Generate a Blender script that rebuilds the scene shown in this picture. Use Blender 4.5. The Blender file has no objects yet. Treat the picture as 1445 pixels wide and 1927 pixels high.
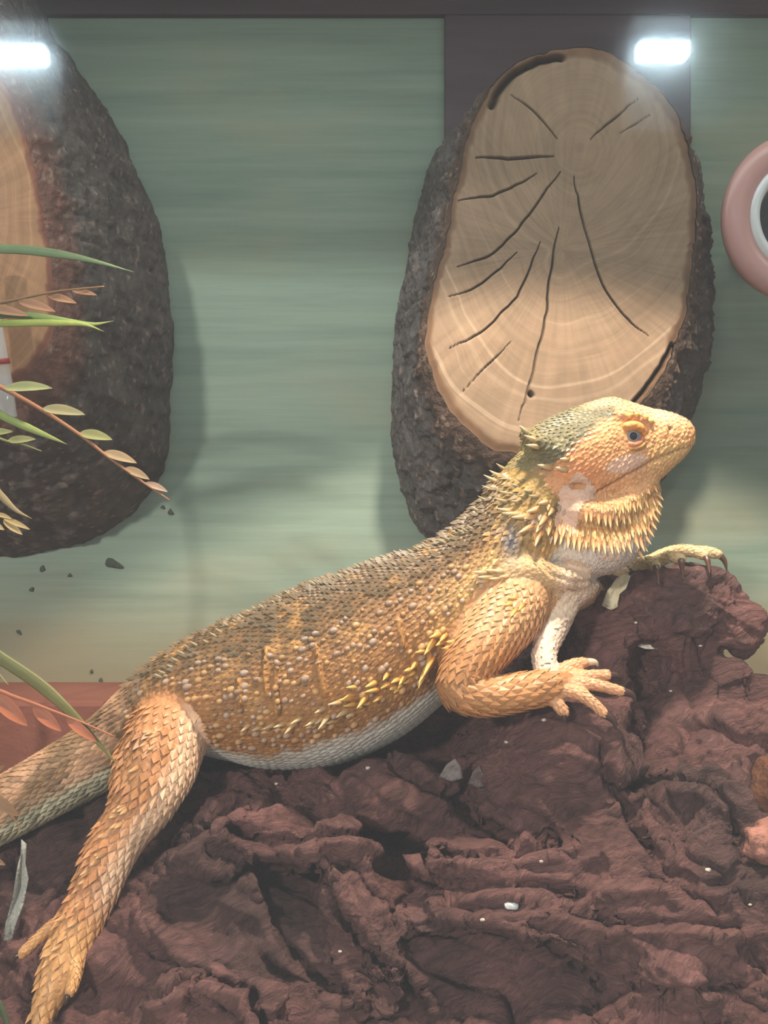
import bpy, bmesh, math, random
import numpy as np
from mathutils import Vector, Matrix, Quaternion
from mathutils.bvhtree import BVHTree

rng = np.random.default_rng(7)
random.seed(7)
S = 0.01                      # all numbers below are centimetres
CAMZ = 19.0                   # camera height above the vivarium floor
CAMD = 40.0                   # camera stands this far in front of the plane y = 0
FPX = 1920.0                  # focal length in pixels of the 1445 x 1927 frame
scene = bpy.context.scene
COL = scene.collection

# ------------------------------------------------------------------ camera, world, lights, exposure
cam_d = bpy.data.cameras.new('camera')
cam_d.sensor_fit = 'VERTICAL'
cam_d.sensor_height = 36.0
cam_d.sensor_width = 27.0
cam_d.lens = 36.0 * FPX / 1927.0
cam_d.clip_start = 0.005
cam_d.clip_end = 50
cam = bpy.data.objects.new('camera', cam_d)
COL.objects.link(cam)
cam.location = (0, -CAMD * S, CAMZ * S)
cam.rotation_euler = (math.pi / 2, 0, 0)
scene.camera = cam

world = bpy.data.worlds.new('room_light')
scene.world = world
world.use_nodes = True
world.node_tree.nodes['Background'].inputs[0].default_value = (0.93, 0.98, 1.0, 1)
world.node_tree.nodes['Background'].inputs[1].default_value = 0.40

def lamp(name, kind, loc, target, energy, color, **kw):
    d = bpy.data.lights.new(name, kind)
    d.energy = energy
    d.color = color
    for k, v in kw.items():
        setattr(d, k, v)
    o = bpy.data.objects.new(name, d)
    COL.objects.link(o)
    o.location = Vector(loc) * S
    o.rotation_euler = (Vector(target) - Vector(loc)).to_track_quat('-Z', 'Y').to_euler()
    return o

# daylight from a window of the room, falling in through the front glass
lamp('window_daylight', 'SUN', (-48, -100, 48), (0, 0, 14), 1.4, (1.0, 0.94, 0.87), angle=math.radians(3))
# basking spot, and an added cool fill light under the vivarium roof
lamp('basking_light', 'SPOT', (8, -7, 50), (8, -7, 10), 9.6, (1.0, 0.86, 0.70),
     spot_size=math.radians(96), spot_blend=0.10, shadow_soft_size=0.014)
lamp('roof_fill', 'AREA', (0, 2, 51), (0, 4, 0), 0.9, (0.90, 0.99, 0.95), shape='RECTANGLE', size=0.9, size_y=0.10)

vs = scene.view_settings
vs.view_transform = 'Standard'
vs.look = 'None'
vs.gamma = 1.0
vs.use_curve_mapping = False
vs.exposure = 0.2
scene.cycles.max_bounces = 4
scene.cycles.diffuse_bounces = 2
scene.cycles.glossy_bounces = 2
scene.cycles.transparent_max_bounces = 8

# ------------------------------------------------------------------ helpers
def P(px, py, y):
    """world point (cm) seen at pixel px,py when it stands at depth y"""
    k = (CAMD + y) / FPX
    return np.array([(px - 722.5) * k, y, CAMZ + (963.5 - py) * k])

def R(rpx, y):
    return rpx * (CAMD + y) / FPX

def lin(c):
    c = np.asarray(c, float)
    return np.where(c <= 0.04045, c / 12.92, ((c + 0.055) / 1.055) ** 2.4)

def rgb(r, g, b):
    return lin(np.array([r, g, b]) / 255.0)

def smooth(a, b, x):
    t = np.clip((x - a) / (b - a), 0, 1)
    return t * t * (3 - 2 * t)

def hash3(i, j, k, seed):
    h = (i.astype(np.int64) * 374761393 + j.astype(np.int64) * 668265263 + k.astype(np.int64) * 2147483647 + seed * 1274126177) & 0xffffffff
    h = ((h ^ (h >> 13)) * 1274126177) & 0xffffffff
    h = ((h ^ (h >> 16)) * 2246822519) & 0xffffffff
    return ((h ^ (h >> 15)) & 0xffffff) / float(0xffffff)

def vnoise(p, seed=0):
    """smooth value noise, -1..1"""
    f = np.floor(p)
    t = p - f
    t = t * t * t * (t * (t * 6 - 15) + 10)
    i, j, k = f[:, 0], f[:, 1], f[:, 2]
    out = 0
    for a in (0, 1):
        for b in (0, 1):
            for c in (0, 1):
                w = (t[:, 0] if a else 1 - t[:, 0]) * (t[:, 1] if b else 1 - t[:, 1]) * (t[:, 2] if c else 1 - t[:, 2])
                out = out + w * hash3(i + a, j + b, k + c, seed)
    return out * 2 - 1

def fbm(p, n=4, seed=0):
    s, a, o = 0, 1.0, 0
    for q in range(n):
        o = o + a * vnoise(p * (2 ** q) + 17.3 * q, seed + q)
        s += a
        a *= 0.5
    return o / s

def ridged(p, n=3, seed=0):
    s, a, o = 0, 1.0, 0
    for q in range(n):
        o = o + a * (1 - 2 * np.abs(vnoise(p * (2 ** q) + 9.1 * q, seed + q)))
        s += a
        a *= 0.5
    return o / s

def catmull(pts, per=8):
    pts = np.asarray(pts, float)
    ext = np.vstack([2 * pts[0] - pts[1], pts, 2 * pts[-1] - pts[-2]])
    out = []
    for i in range(1, len(ext) - 2):
        p0, p1, p2, p3 = ext[i - 1:i + 3]
        for t in np.linspace(0, 1, per, endpoint=False):
            out.append(0.5 * ((2 * p1) + (-p0 + p2) * t + (2 * p0 - 5 * p1 + 4 * p2 - p3) * t * t + (-p0 + 3 * p1 - 3 * p2 + p3) * t ** 3))
    out.append(pts[-1])
    return np.array(out)

def frames(C, ref=(0, 1, 0)):
    T = np.gradient(C, axis=0)
    T /= np.linalg.norm(T, axis=1)[:, None] + 1e-9
    D = np.array(ref, float)[None] - T * (T @ np.array(ref, float))[:, None]
    bad = np.linalg.norm(D, axis=1) < 0.25
    if bad.any():
        alt = np.array([0, 0, 1.0])
        D[bad] = alt - T[bad] * (T[bad] @ alt)[:, None]
    D /= np.linalg.norm(D, axis=1)[:, None]
    N = np.cross(T, D)
    return T, N, D

def ring_faces(nr, n, cap=True):
    i = np.arange(nr - 1)[:, None] * n
    j = np.arange(n)[None]
    a = i + j
    b = i + (j + 1) % n
    q = np.stack([a, b, b + n, a + n], -1).reshape(-1, 4)
    F = [tuple(x) for x in q.tolist()]
    if cap:
        F.append(tuple(range(n - 1, -1, -1)))
        F.append(tuple(range((nr - 1) * n, nr * n)))
    return F

def tube(C, A, B=None, n=16, ref=(0, 1, 0), round_ends=True):
    """closed tube along C with in-plane radius A and depth radius B"""
    C = np.asarray(C, float)
    A = np.asarray(A, float) * np.ones(len(C))
    B = A if B is None else np.asarray(B, float) * np.ones(len(C))
    if round_ends:
        T, N, D = frames(C, ref)
        pc, pa, pb = [], [], []
        for s in (0.98, 0.8, 0.45):
            pc.append(C[0] - T[0] * min(A[0], B[0]) * s); k = math.sqrt(1 - s * s); pa.append(A[0] * k); pb.append(B[0] * k)
        qc, qa, qb = [], [], []
        for s in (0.45, 0.8, 0.98):
            qc.append(C[-1] + T[-1] * min(A[-1], B[-1]) * s); k = math.sqrt(1 - s * s); qa.append(A[-1] * k); qb.append(B[-1] * k)
        C = np.vstack([pc, C, qc]); A = np.concatenate([pa, A, qa]); B = np.concatenate([pb, B, qb])
    T, N, D = frames(C, ref)
    th = np.linspace(0, 2 * math.pi, n, endpoint=False)
    V = C[:, None] + A[:, None, None] * np.cos(th)[None, :, None] * N[:, None] + B[:, None, None] * np.sin(th)[None, :, None] * D[:, None]
    return V.reshape(-1, 3), ring_faces(len(C), n)

def join(parts):
    V, F, o = [], [], 0
    for v, f in parts:
        V.append(np.asarray(v, float))
        F += [tuple(int(i) + o for i in q) for q in f]
        o += len(v)
    return np.vstack(V), F

ORG = {}
def new_mesh(name, V, F, mat, smooth_sh=True, color=None):
    me = bpy.data.meshes.new(name)
    V = np.asarray(V, float)
    me.from_pydata((V * S).tolist(), [], [tuple(f) for f in F])
    if smooth_sh:
        me.polygons.foreach_set('use_smooth', np.ones(len(me.polygons), bool))
    if color is not None:
        at = me.color_attributes.new('tint', 'FLOAT_COLOR', 'POINT')
        c = np.ones((len(V), 4)); c[:, :3] = color
        at.data.foreach_set('color', c.ravel())
    if mat is not None:
        me.materials.append(mat)
    me.update()
    return me

def mk(name, V, F, mat, parent=None, smooth_sh=True, color=None, fix=False):
    """one mesh object; V in world centimetres"""
    V = np.asarray(V, float)
    if parent is None:
        org = np.array([(V[:, 0].min() + V[:, 0].max()) / 2, (V[:, 1].min() + V[:, 1].max()) / 2, V[:, 2].min()])
    else:
        org = ORG[parent.name]
    me = new_mesh(name, V - org, F, mat, smooth_sh, color)
    if fix:
        bm = bmesh.new(); bm.from_mesh(me)
        bmesh.ops.recalc_face_normals(bm, faces=bm.faces)
        bm.to_mesh(me); bm.free()
    o = bpy.data.objects.new(name, me)
    COL.objects.link(o)
    if parent is None:
        o.location = org * S
    else:
        o.parent = parent
    ORG[o.name] = org
    return o

def thing(name, loc, label, cat, group=None):
    o = bpy.data.objects.new(name, None)
    COL.objects.link(o)
    o.empty_display_size = 0.02
    o.location = np.array(loc) * S
    ORG[o.name] = np.array(loc, float)
    return tag(o, label, cat, group)

def tag(o, label, cat, group=None):
    o['label'] = label
    o['category'] = cat
    if group:
        o['group'] = group
    return o

def struct(o):
    o['kind'] = 'structure'
    return o

def box(x0, x1, y0, y1, z0, z1, bev=0.0):
    bm = bmesh.new()
    bmesh.ops.create_cube(bm, size=1)
    for v in bm.verts:
        v.co = ((x0 + x1) / 2 + v.co.x * (x1 - x0), (y0 + y1) / 2 + v.co.y * (y1 - y0), (z0 + z1) / 2 + v.co.z * (z1 - z0))
    if bev:
        bmesh.ops.bevel(bm, geom=bm.edges[:], offset=bev, segments=2, affect='EDGES', profile=0.5)
    V = np.array([v.co[:] for v in bm.verts]); bm.verts.index_update()
    F = [tuple(v.index for v in f.verts) for f in bm.faces]
    bm.free()
    return V, F

def remesh(parts, voxel, smooth_it=4):
    V, F = join(parts)
    me = bpy.data.meshes.new('tmp'); me.from_pydata(V.tolist(), [], F)
    bm = bmesh.new(); bm.from_mesh(me); bmesh.ops.recalc_face_normals(bm, faces=bm.faces); bm.to_mesh(me); bm.free()
    o = bpy.data.objects.new('tmp', me); COL.objects.link(o)
    m = o.modifiers.new('r', 'REMESH'); m.mode = 'VOXEL'; m.voxel_size = voxel; m.adaptivity = 0
    if smooth_it:
        s = o.modifiers.new('s', 'SMOOTH'); s.factor = 0.5; s.iterations = smooth_it
    dg = bpy.context.evaluated_depsgraph_get(); dg.update()
    ev = o.evaluated_get(dg); m2 = ev.to_mesh()
    n = len(m2.vertices)
    co = np.empty(n * 3); m2.vertices.foreach_get('co', co)
    no = np.empty(n * 3); m2.vertices.foreach_get('normal', no)
    k = len(m2.polygons)
    lt = np.empty(k, int); m2.polygons.foreach_get('loop_total', lt)
    li = np.empty(len(m2.loops), int); m2.loops.foreach_get('vertex_index', li)
    F, p = [], 0
    if (lt == 4).all():
        F = li.reshape(-1, 4).tolist()
    else:
        for q in lt:
            F.append(li[p:p + q].tolist()); p += q
    ev.to_mesh_clear()
    bpy.data.objects.remove(o); bpy.data.meshes.remove(me)
    return co.reshape(-1, 3), F, no.reshape(-1, 3)

def vnormals(V, F):
    Q = np.array([f if len(f) == 4 else (f[0], f[1], f[2], f[2]) for f in F])
    fn = np.cross(V[Q[:, 2]] - V[Q[:, 0]], V[Q[:, 3]] - V[Q[:, 1]])
    N = np.zeros_like(V)
    for k in range(4):
        np.add.at(N, Q[:, k], fn)
    return N / (np.linalg.norm(N, axis=1)[:, None] + 1e-12)

# ------------------------------------------------------------------ materials
def nodes_mat(name):
    m = bpy.data.materials.new(name)
    m.use_nodes = True
    nt = m.node_tree
    return m, nt, nt.nodes['Principled BSDF']

def N_(nt, kind, **kw):
    n = nt.nodes.new(kind)
    for k, v in kw.items():
        if k.startswith('i_'):
            n.inputs[k[2:].replace('_', ' ')].default_value = v
        else:
            setattr(n, k, v)
    return n

def ramp(nt, stops):
    r = nt.nodes.new('ShaderNodeValToRGB')
    e = r.color_ramp.elements
    while len(e) < len(stops):
        e.new(0.5)
    for k, (p, c) in enumerate(stops):
        e[k].position = p
        e[k].color = (*c, 1)
    return r

def obj_coords(nt, scale=(1, 1, 1), rot=(0, 0, 0)):
    tc = nt.nodes.new('ShaderNodeTexCoord')
    mp = nt.nodes.new('ShaderNodeMapping')
    mp.inputs['Scale'].default_value = scale
    mp.inputs['Rotation'].default_value = rot
    nt.links.new(tc.outputs['Object'], mp.inputs['Vector'])
    return mp

def noise_mat(name, c1, c2, scale=40, stretch=(1, 1, 1), rough=0.7, bump=0.3, bscale=None, detail=6, c3=None, dist=0.0, bdist=0.004, rot=(0, 0, 0), spec=0.3):
    m, nt, b = nodes_mat(name)
    mp = obj_coords(nt, stretch, rot)
    n = N_(nt, 'ShaderNodeTexNoise', i_Scale=scale, i_Detail=detail, i_Distortion=dist)
    nt.links.new(mp.outputs[0], n.inputs['Vector'])
    r = ramp(nt, [(0.3, c1), (0.7, c2)] if c3 is None else [(0.28, c1), (0.5, c2), (0.74, c3)])
    nt.links.new(n.outputs['Fac'], r.inputs[0])
    nt.links.new(r.outputs[0], b.inputs['Base Color'])
    b.inputs['Roughness'].default_value = rough
    b.inputs['Specular IOR Level'].default_value = spec
    if bump:
        n2 = N_(nt, 'ShaderNodeTexNoise', i_Scale=bscale or scale * 3, i_Detail=8)
        nt.links.new(mp.outputs[0], n2.inputs['Vector'])
        bp = N_(nt, 'ShaderNodeBump', i_Strength=bump, i_Distance=bdist)
        nt.links.new(n2.outputs['Fac'], bp.inputs['Height'])
        nt.links.new(bp.outputs[0], b.inputs['Normal'])
    return m

def tint_mat(name, rough=0.6, bump=0.25, bscale=500, cell=False, spec=0.35, vary=0.25, bdist=0.001, sss=0.0):
    """colour comes from the object's own 'tint' attribute (its colouring), with fine grain"""
    m, nt, b = nodes_mat(name)
    at = N_(nt, 'ShaderNodeAttribute', attribute_name='tint')
    mp = obj_coords(nt)
    n = N_(nt, 'ShaderNodeTexNoise', i_Scale=bscale * 0.35, i_Detail=4)
    nt.links.new(mp.outputs[0], n.inputs['Vector'])
    mr = N_(nt, 'ShaderNodeMapRange')
    mr.inputs['To Min'].default_value = 1 - vary
    mr.inputs['To Max'].default_value = 1 + vary
    nt.links.new(n.outputs['Fac'], mr.inputs['Value'])
    mx = N_(nt, 'ShaderNodeVectorMath', operation='SCALE')
    nt.links.new(at.outputs['Color'], mx.inputs[0])
    nt.links.new(mr.outputs[0], mx.inputs['Scale'])
    nt.links.new(mx.outputs[0], b.inputs['Base Color'])
    b.inputs['Roughness'].default_value = rough
    b.inputs['Specular IOR Level'].default_value = spec
    if cell:
        v = N_(nt, 'ShaderNodeTexVoronoi', i_Scale=bscale)
        nt.links.new(mp.outputs[0], v.inputs['Vector'])
        h = v.outputs['Distance']
    else:
        v = N_(nt, 'ShaderNodeTexNoise', i_Scale=bscale, i_Detail=6)
        nt.links.new(mp.outputs[0], v.inputs['Vector'])
        h = v.outputs['Fac']
    bp = N_(nt, 'ShaderNodeBump', i_Strength=bump, i_Distance=bdist, invert=cell)
    nt.links.new(h, bp.inputs['Height'])
    nt.links.new(bp.outputs[0], b.inputs['Normal'])
    return m

def plain(name, c, rough=0.5, spec=0.5, metal=0.0):
    m, nt, b = nodes_mat(name)
    mp = obj_coords(nt)
    n = N_(nt, 'ShaderNodeTexNoise', i_Scale=300, i_Detail=4)
    nt.links.new(mp.outputs[0], n.inputs['Vector'])
    r = ramp(nt, [(0.3, tuple(np.array(c) * 0.88)), (0.7, tuple(np.clip(np.array(c) * 1.1, 0, 1)))])
    nt.links.new(n.outputs['Fac'], r.inputs[0])
    nt.links.new(r.outputs[0], b.inputs['Base Color'])
    b.inputs['Roughness'].default_value = rough
    b.inputs['Specular IOR Level'].default_value = spec
    b.inputs['Metallic'].default_value = metal
    return m

def wall_material():
    """green-stained board: long horizontal streaks, small stains"""
    m, nt, b = nodes_mat('green_board')
    mp = obj_coords(nt, (1.4, 1, 26))
    n = N_(nt, 'ShaderNodeTexNoise', i_Scale=3.2, i_Detail=9, i_Roughness=0.62)
    nt.links.new(mp.outputs[0], n.inputs['Vector'])
    r = ramp(nt, [(0.22, tuple(rgb(118, 136, 123))), (0.5, tuple(rgb(140, 157, 142))), (0.8, tuple(rgb(158, 172, 156)))])
    nt.links.new(n.outputs['Fac'], r.inputs[0])
    # tan bare patches of the board
    mp2 = obj_coords(nt, (1, 1, 2.2))
    n2 = N_(nt, 'ShaderNodeTexNoise', i_Scale=6, i_Detail=5)
    nt.links.new(mp2.outputs[0], n2.inputs['Vector'])
    r2 = ramp(nt, [(0.52, (0, 0, 0)), (0.72, (0.5, 0.5, 0.5))])
    nt.links.new(n2.outputs['Fac'], r2.inputs[0])
    mix = N_(nt, 'ShaderNodeMix', data_type='RGBA')
    nt.links.new(r2.outputs[0], mix.inputs['Factor'])
    nt.links.new(r.outputs[0], mix.inputs['A'])
    mix.inputs['B'].default_value = (*rgb(168, 160, 132), 1)
    # browner tone along the foot of the board, edge broken by noise
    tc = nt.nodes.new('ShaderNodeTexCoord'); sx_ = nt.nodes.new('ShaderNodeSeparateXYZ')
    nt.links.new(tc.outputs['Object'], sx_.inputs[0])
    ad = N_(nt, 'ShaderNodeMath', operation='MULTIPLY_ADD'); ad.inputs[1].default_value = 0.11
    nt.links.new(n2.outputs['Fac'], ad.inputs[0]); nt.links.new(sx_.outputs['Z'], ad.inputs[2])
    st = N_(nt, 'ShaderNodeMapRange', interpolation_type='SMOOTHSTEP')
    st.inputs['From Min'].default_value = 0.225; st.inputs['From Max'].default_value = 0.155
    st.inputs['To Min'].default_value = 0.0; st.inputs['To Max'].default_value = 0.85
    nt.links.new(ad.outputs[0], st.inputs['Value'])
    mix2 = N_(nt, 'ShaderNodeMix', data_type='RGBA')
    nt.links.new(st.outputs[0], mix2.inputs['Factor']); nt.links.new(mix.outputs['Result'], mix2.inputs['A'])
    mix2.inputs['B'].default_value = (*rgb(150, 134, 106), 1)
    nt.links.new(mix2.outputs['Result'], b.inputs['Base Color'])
    b.inputs['Roughness'].default_value = 0.75
    b.inputs['Specular IOR Level'].default_value = 0.2
    bp = N_(nt, 'ShaderNodeBump', i_Strength=0.12, i_Distance=0.002)
    nt.links.new(n.outputs['Fac'], bp.inputs['Height'])
    nt.links.new(bp.outputs[0], b.inputs['Normal'])
    return m

def glass_material():
    """dusty front pane: clear, with a sharp and a smeared reflection and a thin film of dust"""
    m, nt, b = nodes_mat('dusty_glass')
    nt.nodes.remove(b)
    out = nt.nodes['Material Output']
    tr = N_(nt, 'ShaderNodeBsdfTransparent'); tr.inputs[0].default_value = (0.985, 0.99, 0.985, 1)
    g1 = N_(nt, 'ShaderNodeBsdfGlossy'); g1.inputs['Roughness'].default_value = 0.02
    g2 = N_(nt, 'ShaderNodeBsdfGlossy'); g2.inputs['Roughness'].default_value = 0.07
    gm = N_(nt, 'ShaderNodeMixShader'); gm.inputs[0].default_value = 0.5
    nt.links.new(g1.outputs[0], gm.inputs[1]); nt.links.new(g2.outputs[0], gm.inputs[2])
    fr = N_(nt, 'ShaderNodeFresnel', i_IOR=1.45)
    ge = N_(nt, 'ShaderNodeNewGeometry')          # same air-to-glass reflectance on both faces of the pane
    io = N_(nt, 'ShaderNodeMapRange'); io.inputs['To Min'].default_value = 1.45; io.inputs['To Max'].default_value = 1 / 1.45
    nt.links.new(ge.outputs['Backfacing'], io.inputs['Value']); nt.links.new(io.outputs[0], fr.inputs['IOR'])
    mx = N_(nt, 'ShaderNodeMixShader')
    nt.links.new(fr.outputs[0], mx.inputs[0]); nt.links.new(tr.outputs[0], mx.inputs[1]); nt.links.new(gm.outputs[0], mx.inputs[2])
    df = N_(nt, 'ShaderNodeBsdfDiffuse'); df.inputs[0].default_value = (0.9, 0.88, 0.86, 1)
    mp = obj_coords(nt)
    n = N_(nt, 'ShaderNodeTexNoise', i_Scale=9, i_Detail=5)
    nt.links.new(mp.outputs[0], n.inputs['Vector'])
    mr = N_(nt, 'ShaderNodeMapRange'); mr.inputs['To Min'].default_value = 0.002; mr.inputs['To Max'].default_value = 0.014
    nt.links.new(n.outputs['Fac'], mr.inputs['Value'])
    m2 = N_(nt, 'ShaderNodeMixShader')
    nt.links.new(mr.outputs[0], m2.inputs[0]); nt.links.new(mx.outputs[0], m2.inputs[1]); nt.links.new(df.outputs[0], m2.inputs[2])
    nt.links.new(m2.outputs[0], out.inputs['Surface'])
    return m

def emit_mat(name, c, s):
    m, nt, b = nodes_mat(name)
    b.inputs['Base Color'].default_value = (*c, 1)
    b.inputs['Emission Color'].default_value = (*c, 1)
    b.inputs['Emission Strength'].default_value = s
    return m

def driftwood_material():
    m, nt, b = nodes_mat('driftwood')
    at = N_(nt, 'ShaderNodeAttribute', attribute_name='tint')
    mp = obj_coords(nt, (1, 1, 1), (0.0, 0.45, 0.0))
    # warped, stretched grain
    wn = N_(nt, 'ShaderNodeTexNoise', i_Scale=18, i_Detail=3)
    nt.links.new(mp.outputs[0], wn.inputs['Vector'])
    add = N_(nt, 'ShaderNodeVectorMath', operation='MULTIPLY_ADD')
    nt.links.new(wn.outputs['Color'], add.inputs[0])
    add.inputs[1].default_value = (0.05, 0.05, 0.05)
    nt.links.new(mp.outputs[0], add.inputs[2])
    sc = N_(nt, 'ShaderNodeVectorMath', operation='MULTIPLY')
    nt.links.new(add.outputs[0], sc.inputs[0])
    sc.inputs[1].default_value = (34, 250, 250)
    g = N_(nt, 'ShaderNodeTexNoise', i_Scale=1.6, i_Detail=8, i_Roughness=0.65)
    nt.links.new(sc.outputs[0], g.inputs['Vector'])
    mr = N_(nt, 'ShaderNodeMapRange'); mr.inputs['From Min'].default_value = 0.3; mr.inputs['From Max'].default_value = 0.7
    mr.inputs['To Min'].default_value = 0.52; mr.inputs['To Max'].default_value = 1.42
    nt.links.new(g.outputs['Fac'], mr.inputs['Value'])
    mx = N_(nt, 'ShaderNodeVectorMath', operation='SCALE')
    nt.links.new(at.outputs['Color'], mx.inputs[0]); nt.links.new(mr.outputs[0], mx.inputs['Scale'])
    nt.links.new(mx.outputs[0], b.inputs['Base Color'])
    b.inputs['Roughness'].default_value = 0.72
    b.inputs['Specular IOR Level'].default_value = 0.3
    bp = N_(nt, 'ShaderNodeBump', i_Strength=1.0, i_Distance=0.007)
    nt.links.new(g.outputs['Fac'], bp.inputs['Height'])
    nt.links.new(bp.outputs[0], b.inputs['Normal'])
    return m

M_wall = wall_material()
M_dark = noise_mat('dark_board', tuple(rgb(74, 60, 66)), tuple(rgb(98, 82, 88)), 6, (1, 1, 8), 0.6, 0.1)
M_floor = noise_mat('sand', tuple(rgb(120, 100, 80)), tuple(rgb(170, 148, 120)), 90, rough=0.9, bump=0.5)
M_side = noise_mat('side_board', tuple(rgb(150, 140, 118)), tuple(rgb(180, 168, 145)), 5, (1, 1, 9), 0.6, 0.1)
M_glass = glass_material()
M_wood = driftwood_material()
M_bark = tint_mat('bark', rough=0.85, bump=0.8, bscale=260, spec=0.2, vary=0.45, bdist=0.003)
M_face = tint_mat('sawn_wood', rough=0.7, bump=0.15, bscale=420, spec=0.25, vary=0.12)
M_skin = tint_mat('reptile_skin', rough=0.55, bump=0.55, bscale=620, cell=True, spec=0.35, vary=0.22, bdist=0.0008)
M_scale = tint_mat('reptile_scales', rough=0.45, bump=0.1, bscale=500, spec=0.4, vary=0.2)
M_spike = tint_mat('spike_horn', rough=0.55, bump=0.1, bscale=500, spec=0.45, vary=0.15)
M_claw = plain('claw_horn', rgb(70, 48, 42), 0.25, 0.6)
M_shed = tint_mat('shed_skin', rough=0.6, bump=0.6, bscale=700, cell=True, spec=0.3, vary=0.12, bdist=0.0006)

# ------------------------------------------------------------------ the vivarium
WY = 22.0                                     # back wall
GY = -20.0                                    # inside of the front glass
XL, XR, ZT = -60.0, 60.0, 54.0
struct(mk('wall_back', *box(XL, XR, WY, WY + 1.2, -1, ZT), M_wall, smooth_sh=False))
struct(mk('floor', *box(XL, XR, GY - 1, WY + 1.2, -1.2, 0), M_floor, smooth_sh=False))
struct(mk('wall_left', *box(XL - 1.2, XL, GY - 1, WY + 1.2, -1.2, ZT), M_side, smooth_sh=False))
struct(mk('wall_right', *box(XR, XR + 1.2, GY - 1, WY + 1.2, -1.2, ZT), M_side, smooth_sh=False))
struct(mk('ceiling', *box(XL - 1.2, XR + 1.2, GY - 1, WY + 1.2, ZT, ZT + 1.2), M_side, smooth_sh=False))
struct(mk('window_1', *box(XL, XR, GY - 0.5, GY, 0, 48.5), M_glass, smooth_sh=False))
struct(mk('trim_1', *box(XL, XR, GY - 1, GY + 0.6, 48.5, ZT), M_dark, smooth_sh=False))
# added panels that darken the upper wall: top strip, upright behind the log slice
a = P(836, 300, WY)[0]; b = P(1296, 300, WY)[0]; zt = P(500, 34, WY)[2]
struct(mk('dark_panel_top', *box(XL, XR, WY - 0.5, WY + 0.1, zt, zt + 5.5, 0.08), M_dark, smooth_sh=False))
struct(mk('dark_panel_upright', *box(a, b, WY - 0.45, WY + 0.1, P(0, 600, WY)[2], zt, 0.08), M_dark, smooth_sh=False))

# ------------------------------------------------------------------ log slices on the back wall
def polyseg_dist(Q, poly):
    d = np.full(len(Q), 1e9)
    for p, q in zip(poly[:-1], poly[1:]):
        e = q - p
        t = np.clip(((Q - p) @ e) / (e @ e + 1e-12), 0, 1)
        d = np.minimum(d, np.linalg.norm(Q - (p + t[:, None] * e), axis=1))
    return d

def closed_resample(pts, n):
    pts = np.asarray(pts, float)
    m = len(pts)
    out = []
    for i in range(m):
        p0, p1, p2, p3 = pts[i - 1], pts[i], pts[(i + 1) % m], pts[(i + 2) % m]
        for t in np.linspace(0, 1, 12, endpoint=False):
            out.append(0.5 * ((2 * p1) + (-p0 + p2) * t + (2 * p0 - 5 * p1 + 4 * p2 - p3) * t * t + (-p0 + 3 * p1 - 3 * p2 + p3) * t ** 3))
    return np.array(out)

def by_angle(poly, c, n):
    """radius of a closed outline seen from c at n angles (outline star-shaped round c)"""
    d = poly - c
    an = np.arctan2(d[:, 1], d[:, 0]); r = np.hypot(d[:, 0], d[:, 1])
    o = np.argsort(an); an, r = an[o], r[o]
    an = np.concatenate([an - 2 * math.pi, an, an + 2 * math.pi]); r = np.concatenate([r, r, r])
    th = np.linspace(-math.pi, math.pi, n, endpoint=False)
    return th, np.interp(th, an, r)

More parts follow.
